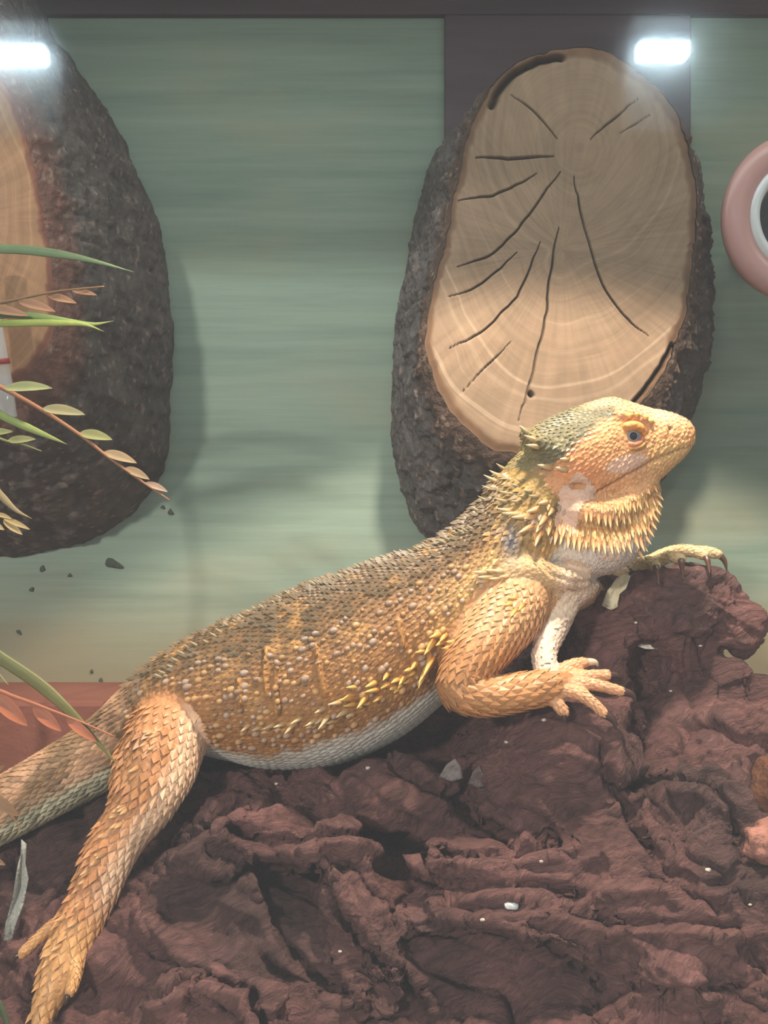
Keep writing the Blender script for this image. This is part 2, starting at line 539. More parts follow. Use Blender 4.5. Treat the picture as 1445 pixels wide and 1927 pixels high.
def log_slice(name, label, face_px, yf, back_px, yb, pith_px, cracks, face_cols, bark_cols, seed, lean=0.0, n=520, nr=120):
    # outlines in the wall plane (x,z), face tilted: its top leans back
    F0 = closed_resample([P(u, v, yf)[[0, 2]] for u, v in face_px], n)
    B0 = closed_resample([P(u, v, yb)[[0, 2]] for u, v in back_px], n)
    cf = P(*pith_px, yf)[[0, 2]]
    cc = (F0.max(0) + F0.min(0)) / 2
    cb = (B0.max(0) + B0.min(0)) / 2
    th, rf = by_angle(F0, cc, n)
    _, rb = by_angle(B0, cb, n)
    ux = np.stack([np.cos(th), np.sin(th)], 1)
    wob = 1 + 0.012 * vnoise(np.c_[ux * 9, np.zeros(n)], seed) + .008 * vnoise(np.c_[ux * 28, np.zeros(n)], seed + 1)
    loc = np.array([cb[0], yb, (cb[1] - rb.max())])
    root = thing(name, loc, label, 'log slice')
    # --- sawn face
    t = np.linspace(0.004, 1, nr) ** 0.8
    G = cc + (t[:, None] * (rf * wob)[None])[..., None] * ux[None]
    G = G.reshape(-1, 2)
    rad = np.repeat(t, n)
    ang = np.tile(th, nr)
    y = np.full(len(G), yf) + 0.10 * fbm(np.c_[G * 0.35, np.zeros(len(G))], 3, seed)
    depth = np.zeros(len(G))
    dark = np.zeros(len(G))
    for w, poly in cracks:
        pl = np.array([P(u, v, yf)[[0, 2]] for u, v in poly])
        pl = catmull(pl, 6)
        jit = 0.05 * np.stack([vnoise(np.c_[pl * 2.3, np.zeros(len(pl))], 3), vnoise(np.c_[pl * 2.3, np.ones(len(pl))], 5)], 1)
        d = polyseg_dist(G, pl + jit)
        w = w * (.72 if w < .09 else .9)
        if w < .09:
            e = np.minimum(np.linalg.norm(G - pl[0], axis=1), np.linalg.norm(G - pl[-1], axis=1))
            w = w * (.45 + .55 * smooth(0, 1.6, e))
        k = np.exp(-(d / w) ** 2)
        depth = np.maximum(depth, k * (0.2 + w * 3))
        dark = np.maximum(dark, k)
    y = y + depth + 0.10 * smooth(0.955, 1.0, rad)
    # growth rings round the pith
    q = G - cf
    rr = np.hypot(q[:, 0] * 1.25, q[:, 1]) + 0.25 * vnoise(np.c_[G * 0.5, np.zeros(len(G))], seed + 3)
    rr = rr / (np.interp(ang, th, rf) * 0.055 + 0.9)
    rings = vnoise(np.c_[rr * 4.2, np.zeros(len(G)), np.zeros(len(G))], seed + 9) * 0.6 + vnoise(np.c_[rr * 11, np.zeros(len(G)), np.zeros(len(G))], seed + 10) * 0.4
    light = smooth(0.42, 0.75, rings)
    base = np.array(face_cols[0])[None] * (1 + 0.13 * fbm(np.c_[G * 0.4, np.ones(len(G))], 4, seed + 1))[:, None]
    light = light * smooth(2.0, 5.0, np.hypot(q[:, 0], q[:, 1]))
    col = base * (1 - 0.10 * smooth(0.0, -0.6, rings))[:, None]
    col = col + light[:, None] * (np.array(face_cols[1]) - np.array(face_cols[0]))[None] * 0.42
    rays = vnoise(np.c_[ang * 40, rr * 0.6, np.zeros(len(G))], seed + 20)
    col *= (1 + 0.09 * rays)[:, None] * (1 + .07 * vnoise(np.c_[rr * 24, ang * 3, np.zeros(len(G))], seed + 21))[:, None]
    rim = smooth(0.93, 0.965, rad + 0.012 * vnoise(np.c_[G * 1.2, np.zeros(len(G))], seed + 4))
    col = col * (1 - rim[:, None]) + rim[:, None] * np.array(face_cols[2]) * (1 + 0.25 * fbm(np.c_[G * 1.5, np.zeros(len(G))], 3, seed))[:, None]
    col = col * (1 - 0.8 * dark[:, None])
    V = np.c_[G[:, 0], y, G[:, 1]]
    V[:, 1] += lean * (V[:, 2] - cc[1])
    Fc = ring_faces(nr, n, cap=False) + [tuple(range(n))]
    mk('cut_face', V, Fc, M_face, root, color=col, fix=True)
    # --- bark mantle from the rim back to the wall
    L = 110
    W, C2 = [], []
    for k in range(L):
        s = k / (L - 1)
        e = s ** 0.75
        c = cc * (1 - e) + cb * e
        rk = (rf * wob * 1.002) * (1 - e) + rb * e
        yy = yf + 0.04 + (yb - yf - 0.04) * s
        pt = c + rk[:, None] * ux
        v3 = np.c_[pt[:, 0], np.full(n, yy) + lean * (pt[:, 1] - cc[1]) * (1 - s), pt[:, 1]]
        W.append(v3)
    W = np.array(W).reshape(-1, 3)
    nrm = np.c_[np.tile(ux[:, 0], L), np.full(n * L, -0.6), np.tile(ux[:, 1], L)]
    nrm /= np.linalg.norm(nrm, axis=1)[:, None]
    ss = np.repeat(np.linspace(0, 1, L), n)
    st = W * np.array([0.9, 0.45, 0.9])
    h = 0.40 * ridged(st * 0.9, 4, seed + 2) + 0.16 * fbm(W * 2.5, 4, seed + 6) - .22 * np.exp(-np.abs(vnoise(W * np.array([1.3, .5, .8]), seed + 12)) / .08)
    W = W + nrm * (h * smooth(0.0, 0.12, ss) * (1 - 0.55 * smooth(0.85, 1.0, ss)))[:, None]
    tn = fbm(W * 0.6, 4, seed + 7) * 0.5 + 0.5
    colb = np.array(bark_cols[0])[None] * (1 - tn)[:, None] + np.array(bark_cols[1])[None] * tn[:, None]
    inner = smooth(0.22, 0.06, ss + 0.05 * fbm(W * 0.8, 3, seed + 8))
    colb = colb * (1 - inner[:, None]) + inner[:, None] * np.array(bark_cols[2])
    sp = smooth(.55, .8, vnoise(W * 4.2, seed + 30))[:, None] * .6
    colb = colb * (.75 + .5 * (fbm(W * 2.2, 3, seed + 31) * .5 + .5))[:, None]
    colb = colb * (1 - sp) + sp * rgb(170, 146, 128)
    V = W.copy()
    Fb = ring_faces(L, n, cap=False) + [tuple(range((L - 1) * n, L * n))]
    V[:, 1] = np.minimum(V[:, 1], WY - 0.02)
    mk('bark', V, Fb, M_bark, root, color=colb, fix=True)
    return root

CR = [
    (0.045, [(963, 170), (1014, 211), (1051, 258)]),
    (0.075, [(896, 292), (968, 295), (1045, 290)]),
    (0.06, [(862, 374), (927, 365), (978, 343), (1012, 322)]),
    (0.06, [(860, 503), (922, 479), (968, 438), (1009, 384), (1056, 320)]),
    (0.055, [(842, 558), (891, 544), (942, 505), (973, 474)]),
    (0.055, [(845, 657), (900, 630), (935, 599), (978, 547), (1017, 454)]),
    (0.06, [(972, 795), (990, 740), (1010, 660), (1025, 600), (1035, 516), (1053, 428)]),
    (0.055, [(1081, 330), (1097, 412), (1133, 536), (1179, 600), (1220, 634)]),
    (0.05, [(1112, 258), (1154, 222), (1205, 178)]),
    (0.045, [(1169, 245), (1226, 211)]),
    (0.045, [(866, 742), (915, 690), (960, 645)]),
    (0.13, [(994, 744), (996, 747)]),
    (0.19, [(928, 190), (945, 158), (975, 126), (1015, 105), (1060, 97)]),
    (0.11, [(1185, 762), (1215, 727), (1242, 690), (1262, 650)]),
]
FACE_R = [(1090, 80), (1010, 90), (948, 128), (908, 190), (880, 262), (860, 340), (843, 430), (825, 510), (806, 590), (800, 650), (812, 710), (838, 762), (880, 808), (930, 845), (985, 860),
          (1060, 855), (1130, 825), (1195, 768), (1245, 700), (1280, 615), (1302, 510), (1312, 410), (1308, 325), (1290, 245), (1255, 175), (1205, 125), (1150, 93)]
BACK_R = [(1060, 190), (930, 225), (850, 268), (805, 320), (780, 420), (762, 520), (748, 600), (740, 700), (737, 800), (745, 880), (765, 950), (800, 1012), (880, 1060), (980, 1080), (1080, 1060),
          (1180, 990), (1258, 880), (1300, 785), (1325, 710), (1336, 630), (1330, 520), (1310, 420), (1270, 320), (1180, 230)]
log_slice('log_slice', 'upright oval log slice with pale cracked sawn face behind the lizard', FACE_R, 14.0, BACK_R, WY - 0.02, (1092, 272), CR,
          (rgb(140, 116, 94), rgb(182, 160, 136), rgb(112, 84, 62)), (rgb(80, 74, 72), rgb(122, 114, 110), rgb(90, 72, 62)), 11, lean=0.06, n=900, nr=220)
FACE_L = [(-120, 60), (-60, 80), (-15, 120), (12, 165), (36, 225), (56, 285), (72, 360), (86, 440), (99, 515), (103, 580), (98, 640), (68, 690), (18, 728), (-60, 760), (-140, 770), (-230, 740), (-290, 660), (-320, 540), (-318, 400), (-290, 260), (-240, 140), (-180, 80)]
BACK_L = [(-90, -130), (0, -90), (60, -30), (103, 72), (134, 112), (168, 164), (199, 208), (237, 276), (266, 349), (300, 425), (311, 498), (323, 576), (327, 646), (320, 739), (319, 789), (314, 855), (299, 902), (272, 937), (226, 985), (166, 1018), (83, 1036), (0, 1048),
          (-100, 1040), (-220, 1000), (-340, 920), (-430, 800), (-480, 640), (-480, 440), (-440, 250), (-360, 80), (-240, -60)]
log_slice('log_slice', 'large log slice with dark grey rough bark behind the leafy twigs', FACE_L, 11.0, BACK_L, WY - 0.02, (-120, 400),
          [(0.06, [(-40, 300), (-90, 340)])],
          (rgb(164, 122, 88), rgb(190, 148, 110), rgb(132, 84, 64)), (rgb(76, 68, 66), rgb(116, 104, 98), rgb(122, 86, 74)), 41, lean=0.03)

# ------------------------------------------------------------------ driftwood
def wt(pts, per=6, n=18):
    """tube through (px, py, y, r_cm[, depth r])"""
    c = np.array([P(p[0], p[1], p[2]) for p in pts])
    r = np.array([p[3] for p in pts]); d = np.array([p[4] if len(p) > 4 else p[3] for p in pts])
    q = catmull(np.c_[c, r, d], per)
    return tube(q[:, :3], np.maximum(q[:, 3], .1), np.maximum(q[:, 4], .1), n)

def wx(pts, per=6, n=20):
    """tube through world (x, y, z, r)"""
    q = catmull(np.array(pts, float), per)
    return tube(q[:, :3], q[:, 3], None, n)

wood_parts = [
    wx([(-16.5, 5, 2.8, 3.6), (-13.5, 4.2, 3.2, 4.4), (-9, 2.5, 3.6, 4.9), (-4, 1.8, 3.4, 5.0), (1, 1.6, 3.2, 5.4), (6, 2, 4.0, 5.6), (11, 2, 5.0, 6.2), (17, 2.5, 5.6, 6.4), (24, 3, 4, 5)]),
    wx([(-11, -2.5, 1.0, 3.6), (-6.5, -3.0, 2.2, 4.4), (-2, -3.4, 2.0, 4.2), (3, -3.4, 2.0, 4.3), (8, -3.0, 3.2, 4.8), (13, -3.0, 4.2, 5.6), (19, -2, 3.5, 5.2)]),
    wx([(-11.5, -7, 0.0, 2.6), (-7, -7.6, 0.4, 3.0), (-1, -8.0, 0.0, 2.9), (5, -8.0, 0.3, 3.0), (11, -8.0, 1.0, 4.0), (18, -7, 1.0, 4.0)]),
    # mound under the hand, knob with the far hand, columns, curl on the ridge
    wt([(1010, 1480, -2, 2.4), (1070, 1430, -2.4, 2.1), (1120, 1400, -2.2, 1.7), (1160, 1370, -1.8, 1.1)]),
    wt([(1060, 1205, 2.4, .9), (1110, 1185, 2.4, 1.35), (1185, 1176, 3.0, 1.75), (1270, 1162, 3.2, 1.8), (1335, 1166, 3.2, 1.75), (1385, 1182, 3.0, 1.1)]),
    wt([(1120, 1190, 2.2, 1.3), (1105, 1290, 2.0, 1.5), (1120, 1400, 1.2, 1.7), (1150, 1500, .4, 1.6)]),
    wt([(1290, 1180, 2.6, 1.7), (1295, 1270, 2.2, 1.35), (1290, 1360, 1.6, 1.3), (1290, 1450, .8, 1.7)]),
    wt([(1200, 1180, 3.0, 1.2), (1205, 1260, 3.0, 1.0), (1215, 1330, 3.0, .6)]),
    wt([(1330, 1320, 1.6, .9), (1370, 1280, 1.8, .8), (1400, 1262, 1.8, .62), (1415, 1290, 1.4, .5)]),
    wt([(1300, 1400, 1.5, 1.9), (1400, 1370, 2.0, 1.9), (1500, 1360, 2.0, 2.0)]),
    wt([(640, 1440, 4.5, 1.8), (780, 1400, 4.5, 2.0), (900, 1380, 4.0, 2.2), (1010, 1340, 3.2, 2.2), (1090, 1300, 2.6, 1.8)]),
    wt([(760, 1430, 1.5, 1.5), (900, 1420, 1.2, 1.7), (1000, 1390, .8, 1.8)]),
    wt([(900, 1350, 4.6, 1.5), (990, 1285, 4.8, 1.6), (1080, 1250, 4.0, 1.5)]),
    wt([(320, 1500, 3.5, 1.7), (430, 1455, 4.6, 1.8), (560, 1440, 5, 1.8), (680, 1440, 4.8, 1.9)]),
    # rim under the belly and its crest towards the basin
    wt([(360, 1520, -1.2, 1.3), (480, 1515, -1.8, 1.2), (600, 1512, -2.0, 1.1), (700, 1500, -2.2, 1.25), (770, 1500, -2.4, 1.2), (860, 1560, -3, 1.2), (930, 1600, -3.2, .9)]),
    # folds on the front
    wt([(560, 1590, -4.5, .8), (620, 1600, -5.2, .9), (650, 1690, -6.0, 1.0), (700, 1780, -7.0, 1.0), (740, 1860, -8.2, .9)]),
    wt([(820, 1640, -5.4, .8), (940, 1635, -5.8, .9), (1040, 1640, -5.6, .8), (1120, 1600, -5.0, .7)]),
    wt([(800, 1740, -7.0, .7), (900, 1720, -7.4, .8), (1000, 1740, -7.6, .9), (1090, 1790, -8.0, .8)]),
    wt([(560, 1590, -4.2, .9), (470, 1560, -4.0, 1.1), (380, 1600, -4.4, 1.3), (320, 1680, -4.0, 1.0), (300, 1780, -4.8, 1.0)]),
    wt([(300, 1900, -8.6, 1.0), (370, 1890, -9.0, 1.3), (450, 1920, -9.4, 1.0)]),
    wt([(1120, 1480, -2.8, 1.2), (1150, 1600, -4.6, 1.6), (1200, 1720, -6.5, 2.0), (1280, 1820, -8, 2.0)]),
    wt([(880, 1450, -1.0, .9), (905, 1500, -1.8, 1.1), (900, 1560, -2.8, 1.0)]),
    wt([(1220, 1520, -3.2, 1.0), (1300, 1490, -3.4, 1.1), (1360, 1520, -4.0, 1.0), (1370, 1620, -5.0, 1.0)]),
]
V, F, N = remesh(wood_parts, 0.11, 10)
def vec(Q, f, sd):
    return np.c_[fbm(Q * f, 3, sd), fbm(Q * f, 3, sd + 1), fbm(Q * f, 3, sd + 2)]
V = V + 0.9 * vec(V, .22, 101) * smooth(0, 3, V[:, 2])[:, None]
N = vnormals(V, F)
# fibres follow a bent direction: coordinates along (a) and across (b, c) the grain
wp = V + 2.6 * vec(V, .13, 104)
ca, sa = math.cos(.45), math.sin(.45)
ga = wp[:, 0] * ca - wp[:, 2] * sa; gc = wp[:, 0] * sa + wp[:, 2] * ca; gb = wp[:, 1]
def grain(fa, fc):
    return np.c_[ga * fa, gb * fc, gc * fc]
d = 0.62 * ridged(grain(.09, .42), 2, 110) + 0.22 * ridged(grain(.12, 1.0), 2, 120)
# sharp crevices along the grain
for (fa, fc, dep, wd, sd) in [(.08, .34, 1.05, .09, 201), (.12, .62, .45, .10, 207), (.25, 1.3, .22, .12, 213)]:
    nz = vnoise(grain(fa, fc), sd) + .3 * vnoise(grain(fa * 3, fc * 2), sd + 1)
    d -= dep * np.exp(-np.abs(nz) / wd) * smooth(-.35, .25, vnoise(V * .3, sd + 2))
d -= np.percentile(d, 62)
V = V + N * d[:, None]
N = vnormals(V, F)
wp = V + 0.35 * vec(V, .35, 131)
wp2 = wp + 2.2 * vec(V, .13, 104)
ga = wp2[:, 0] * ca - wp2[:, 2] * sa; gc = wp2[:, 0] * sa + wp2[:, 2] * ca; gb = wp2[:, 1]
fine = 0.16 * ridged(grain(.12, 2.1), 3, 140) - .06 + 0.10 * fbm(grain(.35, 5.5), 3, 150) + .03 * fbm(V * 3.0, 3, 155)
V = V + N * fine[:, None]
# scooped hollows: shaded basin beside the belly, slot in the knob, notch on the right
for (pu, pv, r, dep) in [(1222, 1260, .8, 1.5), (1220, 1310, .8, 2.0), (1222, 1355, .7, 2.0), (1226, 1400, .5, 1.2), (1305, 1290, .75, 1.1), (530, 1720, 1.2, 1.2), (790, 1690, 1.0, 1.0), (1415, 1585, 1.1, 1.4), (960, 1850, 1.6, 1.0), (1080, 1530, .9, .7), (700, 1860, 1.2, 1.0), (830, 1400, 1.4, .8), (1130, 1215, .8, .7)]:
    kx = FPX / (CAMD + V[:, 1]); du = 722.5 + V[:, 0] * kx - pu; dv = 963.5 - (V[:, 2] - CAMZ) * kx - pv
    cand = np.where(du * du + dv * dv < 144)[0]
    if not len(cand):
        continue
    c = V[cand[V[cand, 1].argmin()]]
    k = np.exp(-(np.linalg.norm(V - c, axis=1) / r) ** 2)
    V = V + k[:, None] * dep * np.array([0, 0.95, -0.2])
# folds: a sharp crease with a raised lip beside it
def seg_dist(Q, poly):
    d = np.full(len(Q), 1e9); sd = np.zeros(len(Q))
    for p, q in zip(poly[:-1], poly[1:]):
        e = q - p
        t = np.clip(((Q - p) @ e) / (e @ e), 0, 1)
        w_ = Q - (p + t[:, None] * e)
        r_ = np.linalg.norm(w_, axis=1)
        k_ = r_ < d
        d = np.where(k_, r_, d); sd = np.where(k_, np.sign(e[0] * w_[:, 1] - e[1] * w_[:, 0]), sd)
    return d, sd
N = vnormals(V, F)
kx = FPX / (CAMD + V[:, 1])
Q2 = np.c_[722.5 + V[:, 0] * kx, 963.5 - (V[:, 2] - CAMZ) * kx] + 16 * np.c_[fbm(V * .5, 3, 231), fbm(V * .5, 3, 232)]
dd = np.zeros(len(V))
for dep, lip, poly in [(.7, .35, [(430, 1560), (500, 1585), (560, 1588), (620, 1568), (690, 1570), (740, 1592), (810, 1608)]), (.6, .3, [(800, 1600), (900, 1612), (1000, 1600), (1070, 1585)]), (.7, -.35, [(596, 1640), (640, 1715), (690, 1790), (760, 1850), (800, 1900)]),
                       (.6, .3, [(840, 1705), (960, 1712), (1050, 1703), (1150, 1742), (1290, 1738), (1380, 1745)]), (.55, -.25, [(1140, 1400), (1150, 1480), (1195, 1560), (1235, 1612)]), (.6, .3, [(1165, 1495), (1255, 1463), (1340, 1470), (1380, 1520), (1388, 1590)]),
                       (.6, .3, [(480, 1620), (500, 1700), (530, 1780), (600, 1850), (680, 1890)]), (.5, .25, [(1000, 1760), (1060, 1800), (1130, 1860)]), (.6, .4, [(296, 1880), (330, 1845), (400, 1835), (460, 1865), (490, 1927)]), (.6, -.3, [(740, 1435), (790, 1480), (850, 1500), (900, 1555), (970, 1580)]),
                       (.4, .2, [(820, 1670), (900, 1672), (1000, 1664), (1090, 1690)]), (.4, .25, [(250, 1640), (330, 1590), (420, 1540), (470, 1500)]), (.4, .2, [(1100, 1900), (1200, 1860), (1300, 1870), (1420, 1850)]), (.4, .2, [(1250, 1640), (1330, 1660), (1440, 1650)])]:
    r_, sd = seg_dist(Q2, np.array(poly, float))
    fade = smooth(-.6, .1, vnoise(V * .8, int(poly[0][0])))
    dd -= dep * np.exp(-(r_ / 7.5) ** 2) * (.5 + .5 * fade)
    dd += abs(lip) * np.exp(-((r_ - 20) / 14) ** 2) * (sd * np.sign(lip) > 0)
V = V + N * dd[:, None]
V[:, 2] = np.maximum(V[:, 2], 0.0)
WOODV, WOODF = V, F
t = fbm(V * .22, 4, 160) * .5 + .5
t2 = fbm(V * .7, 3, 170) * .5 + .5
col = rgb(84, 57, 54)[None] * (1 - t)[:, None] + rgb(182, 128, 121)[None] * t[:, None]
col *= (0.72 + 0.56 * t2)[:, None]
grey = smooth(.52, .75, fbm(V * .16 + 5, 3, 180) * .5 + .5)
col = col * (1 - .5 * grey[:, None]) + .5 * grey[:, None] * rgb(76, 66, 66)
WOODC = col

# ------------------------------------------------------------------ bearded dragon
SK = []      # skeleton samples: dict(name, C, T, N, D, A, B)
def limb(name, pts, per=8, n=20, b=None):
    """pts: px, py, depth y, in-plane radius in px, depth radius in cm"""
    c = np.array([[*P(p[0], p[1], p[2]), R(p[3], p[2]), (p[4] if len(p) > 4 else R(p[3], p[2]))] for p in pts])
    q = catmull(c, per)
    C, A, B = q[:, :3], np.maximum(q[:, 3], .06), np.maximum(q[:, 4], .06)
    T, N, D = frames(C)
    SK.append(dict(name=name, C=C, T=T, N=N, D=D, A=A, B=B))
    return tube(C, A, B, n)

body_parts = []
body_parts.append(limb('trunk', [
    (-300, 1735, 1.6, 34, .7), (-130, 1606, 1.0, 46, 1.0), (0, 1527, .6, 56, 1.25), (110, 1465, .3, 60, 1.4), (205, 1410, .1, 66, 1.75), (285, 1355, 0, 82, 2.4), (350, 1318, 0, 100, 3.0),
    (430, 1300, 0, 128, 3.6), (520, 1290, 0, 153, 4.0), (600, 1270, 0, 166, 4.2), (680, 1236, 0, 163, 4.1), (760, 1190, 0, 147, 3.7), (830, 1146, 0, 128, 3.3), (890, 1100, 0, 112, 2.9),
    (940, 1050, 0, 103, 2.6), (975, 1000, 0, 95, 2.4), (1005, 945, 0, 86, 2.2), (1040, 890, 0, 72, 2.0)], n=40))
body_parts.append(limb('chest', [(890, 1140, -.4, 92, 2.4), (980, 1120, -.4, 78, 2.2), (1060, 1105, -.2, 48, 1.7), (1085, 1100, 0, 34, 1.2)]))
body_parts.append(limb('throat', [(1046, 1008, 0, 62, 2.2), (1085, 1022, 0, 66, 2.3), (1130, 1022, 0, 60, 2.2), (1172, 1000, 0, 50, 1.7), (1203, 958, 0, 36, 1.2), (1215, 920, 0, 26, .9)], n=28))
body_parts.append(limb('throat', [(1070, 962, 0, 50, 2.3), (1125, 962, 0, 48, 2.15), (1170, 942, 0, 42, 1.75), (1208, 905, 0, 28, 1.25)], n=28))
body_parts.append(limb('shoulder_fold', [(930, 1095, -2.0, 34, .7), (985, 1075, -2.3, 30, .6), (1050, 1090, -2.0, 24, .6), (1090, 1090, -1.4, 20, .6)]))
# skull: own top and bottom line
HS = [(985, 822, 895, 1.5), (1010, 800, 925, 2.0), (1050, 780, 955, 2.35), (1100, 760, 960, 2.35), (1148, 748, 952, 2.05), (1185, 757, 944, 1.72), (1222, 768, 918, 1.34), (1255, 774, 889, 1.05), (1282, 784, 864, .78), (1297, 793, 846, .52), (1306, 806, 832, .25)]
hs = catmull(np.array(HS, float), 6)
hc = np.array([P(h[0], (h[1] + h[2]) / 2, 0) for h in hs]); ha = np.array([R((h[2] - h[1]) / 2, 0) for h in hs]); hb = np.maximum(hs[:, 3], .12)
th = np.linspace(0, 2 * math.pi, 36, endpoint=False)
sgn = lambda v, e: np.sign(v) * np.abs(v) ** e
HV = np.zeros((len(hs), 36, 3))
HV[:, :, 0] = hc[:, 0:1]
HV[:, :, 1] = hb[:, None] * sgn(np.cos(th), .82)[None] * (1 - .25 * np.clip(np.sin(th), 0, 1) ** 2)[None]
HV[:, :, 2] = hc[:, 2:3] + ha[:, None] * sgn(np.sin(th), .82)[None]
body_parts.append((HV.reshape(-1, 3), ring_faces(len(hs), 36)))
Th, Nh, Dh = frames(hc)
SK.append(dict(name='head', C=hc, T=Th, N=Nh, D=Dh, A=ha, B=hb))
body_parts.append(limb('brow', [(1140, 792, -1.55, 12), (1165, 783, -1.62, 13), (1195, 783, -1.5, 12), (1225, 797, -1.15, 9)], n=12))
body_parts.append(limb('lid', [(1172, 826, -1.45, 21, .35), (1195, 824, -1.38, 24, .36), (1210, 827, -1.25, 15, .3)], n=14))
body_parts.append(limb('jowl', [(1055, 905, -1.55, 32, .6), (1090, 928, -1.6, 32, .6), (1112, 938, -1.35, 24, .5)], n=14))
body_parts.append(limb('crest', [(990, 822, -1.1, 9, .4), (1008, 830, -1.5, 13, .5), (1040, 845, -1.9, 18, .5), (1075, 870, -2.0, 16, .4)], n=12))

NEAR_ARM = [(985, 1110, -1.4, 62, 1.4), (950, 1165, -2.6, 62, 1.35), (905, 1222, -3.5, 54, 1.2), (868, 1275, -4.1, 44, 1.0), (868, 1302, -4.3, 40, .9), (925, 1310, -4.3, 37, .85), (990, 1300, -4.1, 35, .75), (1040, 1292, -3.9, 30, .55), (1064, 1287, -3.8, 22, .42)]
body_parts.append(limb('arm', NEAR_ARM, n=22))
body_parts.append(limb('arm_inner', [(1062, 1105, -.8, 40, .9), (1040, 1170, -1.6, 34, .8), (1024, 1225, -2.6, 25, .6), (1028, 1272, -3.6, 22, .5)], n=16))
NEAR_F = [([(1035, 1308, -4.1), (1050, 1325, -4.3), (1062, 1341, -4.35)], (1062, 1360, -4.5), 13),
          ([(1040, 1295, -4.0), (1078, 1302, -4.3), (1110, 1318, -4.6), (1138, 1345, -4.7)], (1160, 1374, -4.85), 13),
          ([(1050, 1288, -3.9), (1100, 1286, -4.1), (1140, 1293, -4.2), (1173, 1302, -4.2)], (1196, 1321, -4.3), 12.5),
          ([(1050, 1280, -3.7), (1100, 1273, -3.6), (1143, 1271, -3.5)], (1168, 1281, -3.5), 12.5),
          ([(1045, 1272, -3.6), (1072, 1254, -3.3), (1100, 1247, -3.1)], (1126, 1254, -3.1), 13)]
FAR_F = [([(1150, 1085, 2.0), (1186, 1070, 2.4), (1218, 1058, 1.9), (1233, 1064, 1.4)], (1240, 1102, .7), 12),
         ([(1190, 1072, 2.6), (1235, 1057, 2.6), (1262, 1047, 2.2), (1281, 1052, 1.7)], (1286, 1092, 1.0), 12),
         ([(1200, 1068, 3.2), (1250, 1043, 3.4), (1292, 1035, 3.1), (1327, 1045, 2.6)], (1336, 1082, 2.0), 11.5),
         ([(1215, 1062, 3.9), (1270, 1040, 4.2), (1325, 1038, 4.2), (1350, 1043, 4.1)], (1368, 1076, 4.0), 11)]
for pts, tip, r in NEAR_F:
    body_parts.append(limb('finger', [(*p, r * (1.12 - .12 * i)) for i, p in enumerate(pts)], per=5, n=12))
body_parts.append(limb('far_arm', [(1070, 1110, 1.5, 45, 1.2), (1120, 1110, 2.4, 26, .8), (1165, 1085, 2.8, 20, .7), (1200, 1068, 3.1, 17, .9), (1235, 1058, 3.2, 14, .8)], n=16))
for pts, tip, r in FAR_F:
    body_parts.append(limb('finger', [(*p, r * (1.1 - .05 * i)) for i, p in enumerate(pts)], per=5, n=12))
LEG = [(345, 1345, -1.3, 70, 1.5), (312, 1395, -2.7, 76, 1.5), (288, 1455, -3.7, 76, 1.35), (268, 1510, -4.3, 62, 1.15), (236, 1560, -4.7, 49, .95), (205, 1612, -5.0, 47, .9), (178, 1680, -5.4, 43, .8), (157, 1725, -5.7, 43, .75),
       (139, 1765, -6.0, 42, .7), (124, 1805, -6.3, 42, .65), (108, 1848, -6.6, 36, .55), (90, 1885, -6.8, 27, .45), (76, 1930, -7.0, 20, .38), (60, 1990, -7.2, 15, .3), (46, 2040, -7.4, 11, .25)]
body_parts.append(limb('leg', LEG, n=24))
TOES = [([(140, 1725, -5.8), (105, 1738, -5.7), (70, 1768, -5.7), (42, 1795, -5.8)], (24, 1812, -5.9), 11.5),
        ([(140, 1800, -6.6), (142, 1835, -7.0), (132, 1868, -7.3)], (124, 1890, -7.5), 11)]
for pts, tip, r in TOES:
    body_parts.append(limb('toe', [(*p, r * (1.1 - .05 * i)) for i, p in enumerate(pts)], per=5, n=12))
body_parts.append(limb('far_leg', [(340, 1335, 1.3, 66, 1.4), (390, 1340, 3.0, 54, 1.2), (440, 1340, 4.2, 42, 1.0), (425, 1365, 4.9, 32, .8), (400, 1385, 5.3, 24, .6)], n=16))

BV, BF, BN = remesh(body_parts, 0.085, 5)

# labels: nearest skeleton tube for each point
SKN = [s['name'] for s in SK]
AC = np.vstack([s['C'] for s in SK]); AR = np.concatenate([np.sqrt(s['A'] * s['B']) for s in SK])
AI = np.concatenate([np.full(len(s['C']), i) for i, s in enumerate(SK)]); AJ = np.concatenate([np.arange(len(s['C'])) for s in SK])
def nearest(Q):
    out = np.zeros(len(Q), int)
    for a in range(0, len(Q), 4000):
        d = np.linalg.norm(Q[a:a + 4000, None] - AC[None], axis=2) - AR[None]
        out[a:a + 4000] = d.argmin(1)
    return out

def px_of(Q):
    k = FPX / (CAMD + Q[:, 1])
    return 722.5 + Q[:, 0] * k, 963.5 - (Q[:, 2] - CAMZ) * k

REGION = {'trunk': 0, 'chest': 1, 'throat': 2, 'shoulder_fold': 1, 'head': 3, 'brow': 3, 'lid': 3, 'jowl': 3, 'crest': 3, 'arm': 4, 'arm_inner': 5, 'finger': 6, 'far_arm': 4, 'leg': 7, 'toe': 8, 'far_leg': 7}
REG = np.array([REGION[n] for n in SKN])

def side_xz(Q, pts):
    """signed side of a polyline of the mid plane given in px: >0 below it"""
    u, v = px_of(Q)
    p = np.array(pts, float)
    return v - np.interp(u, p[:, 0], p[:, 1])

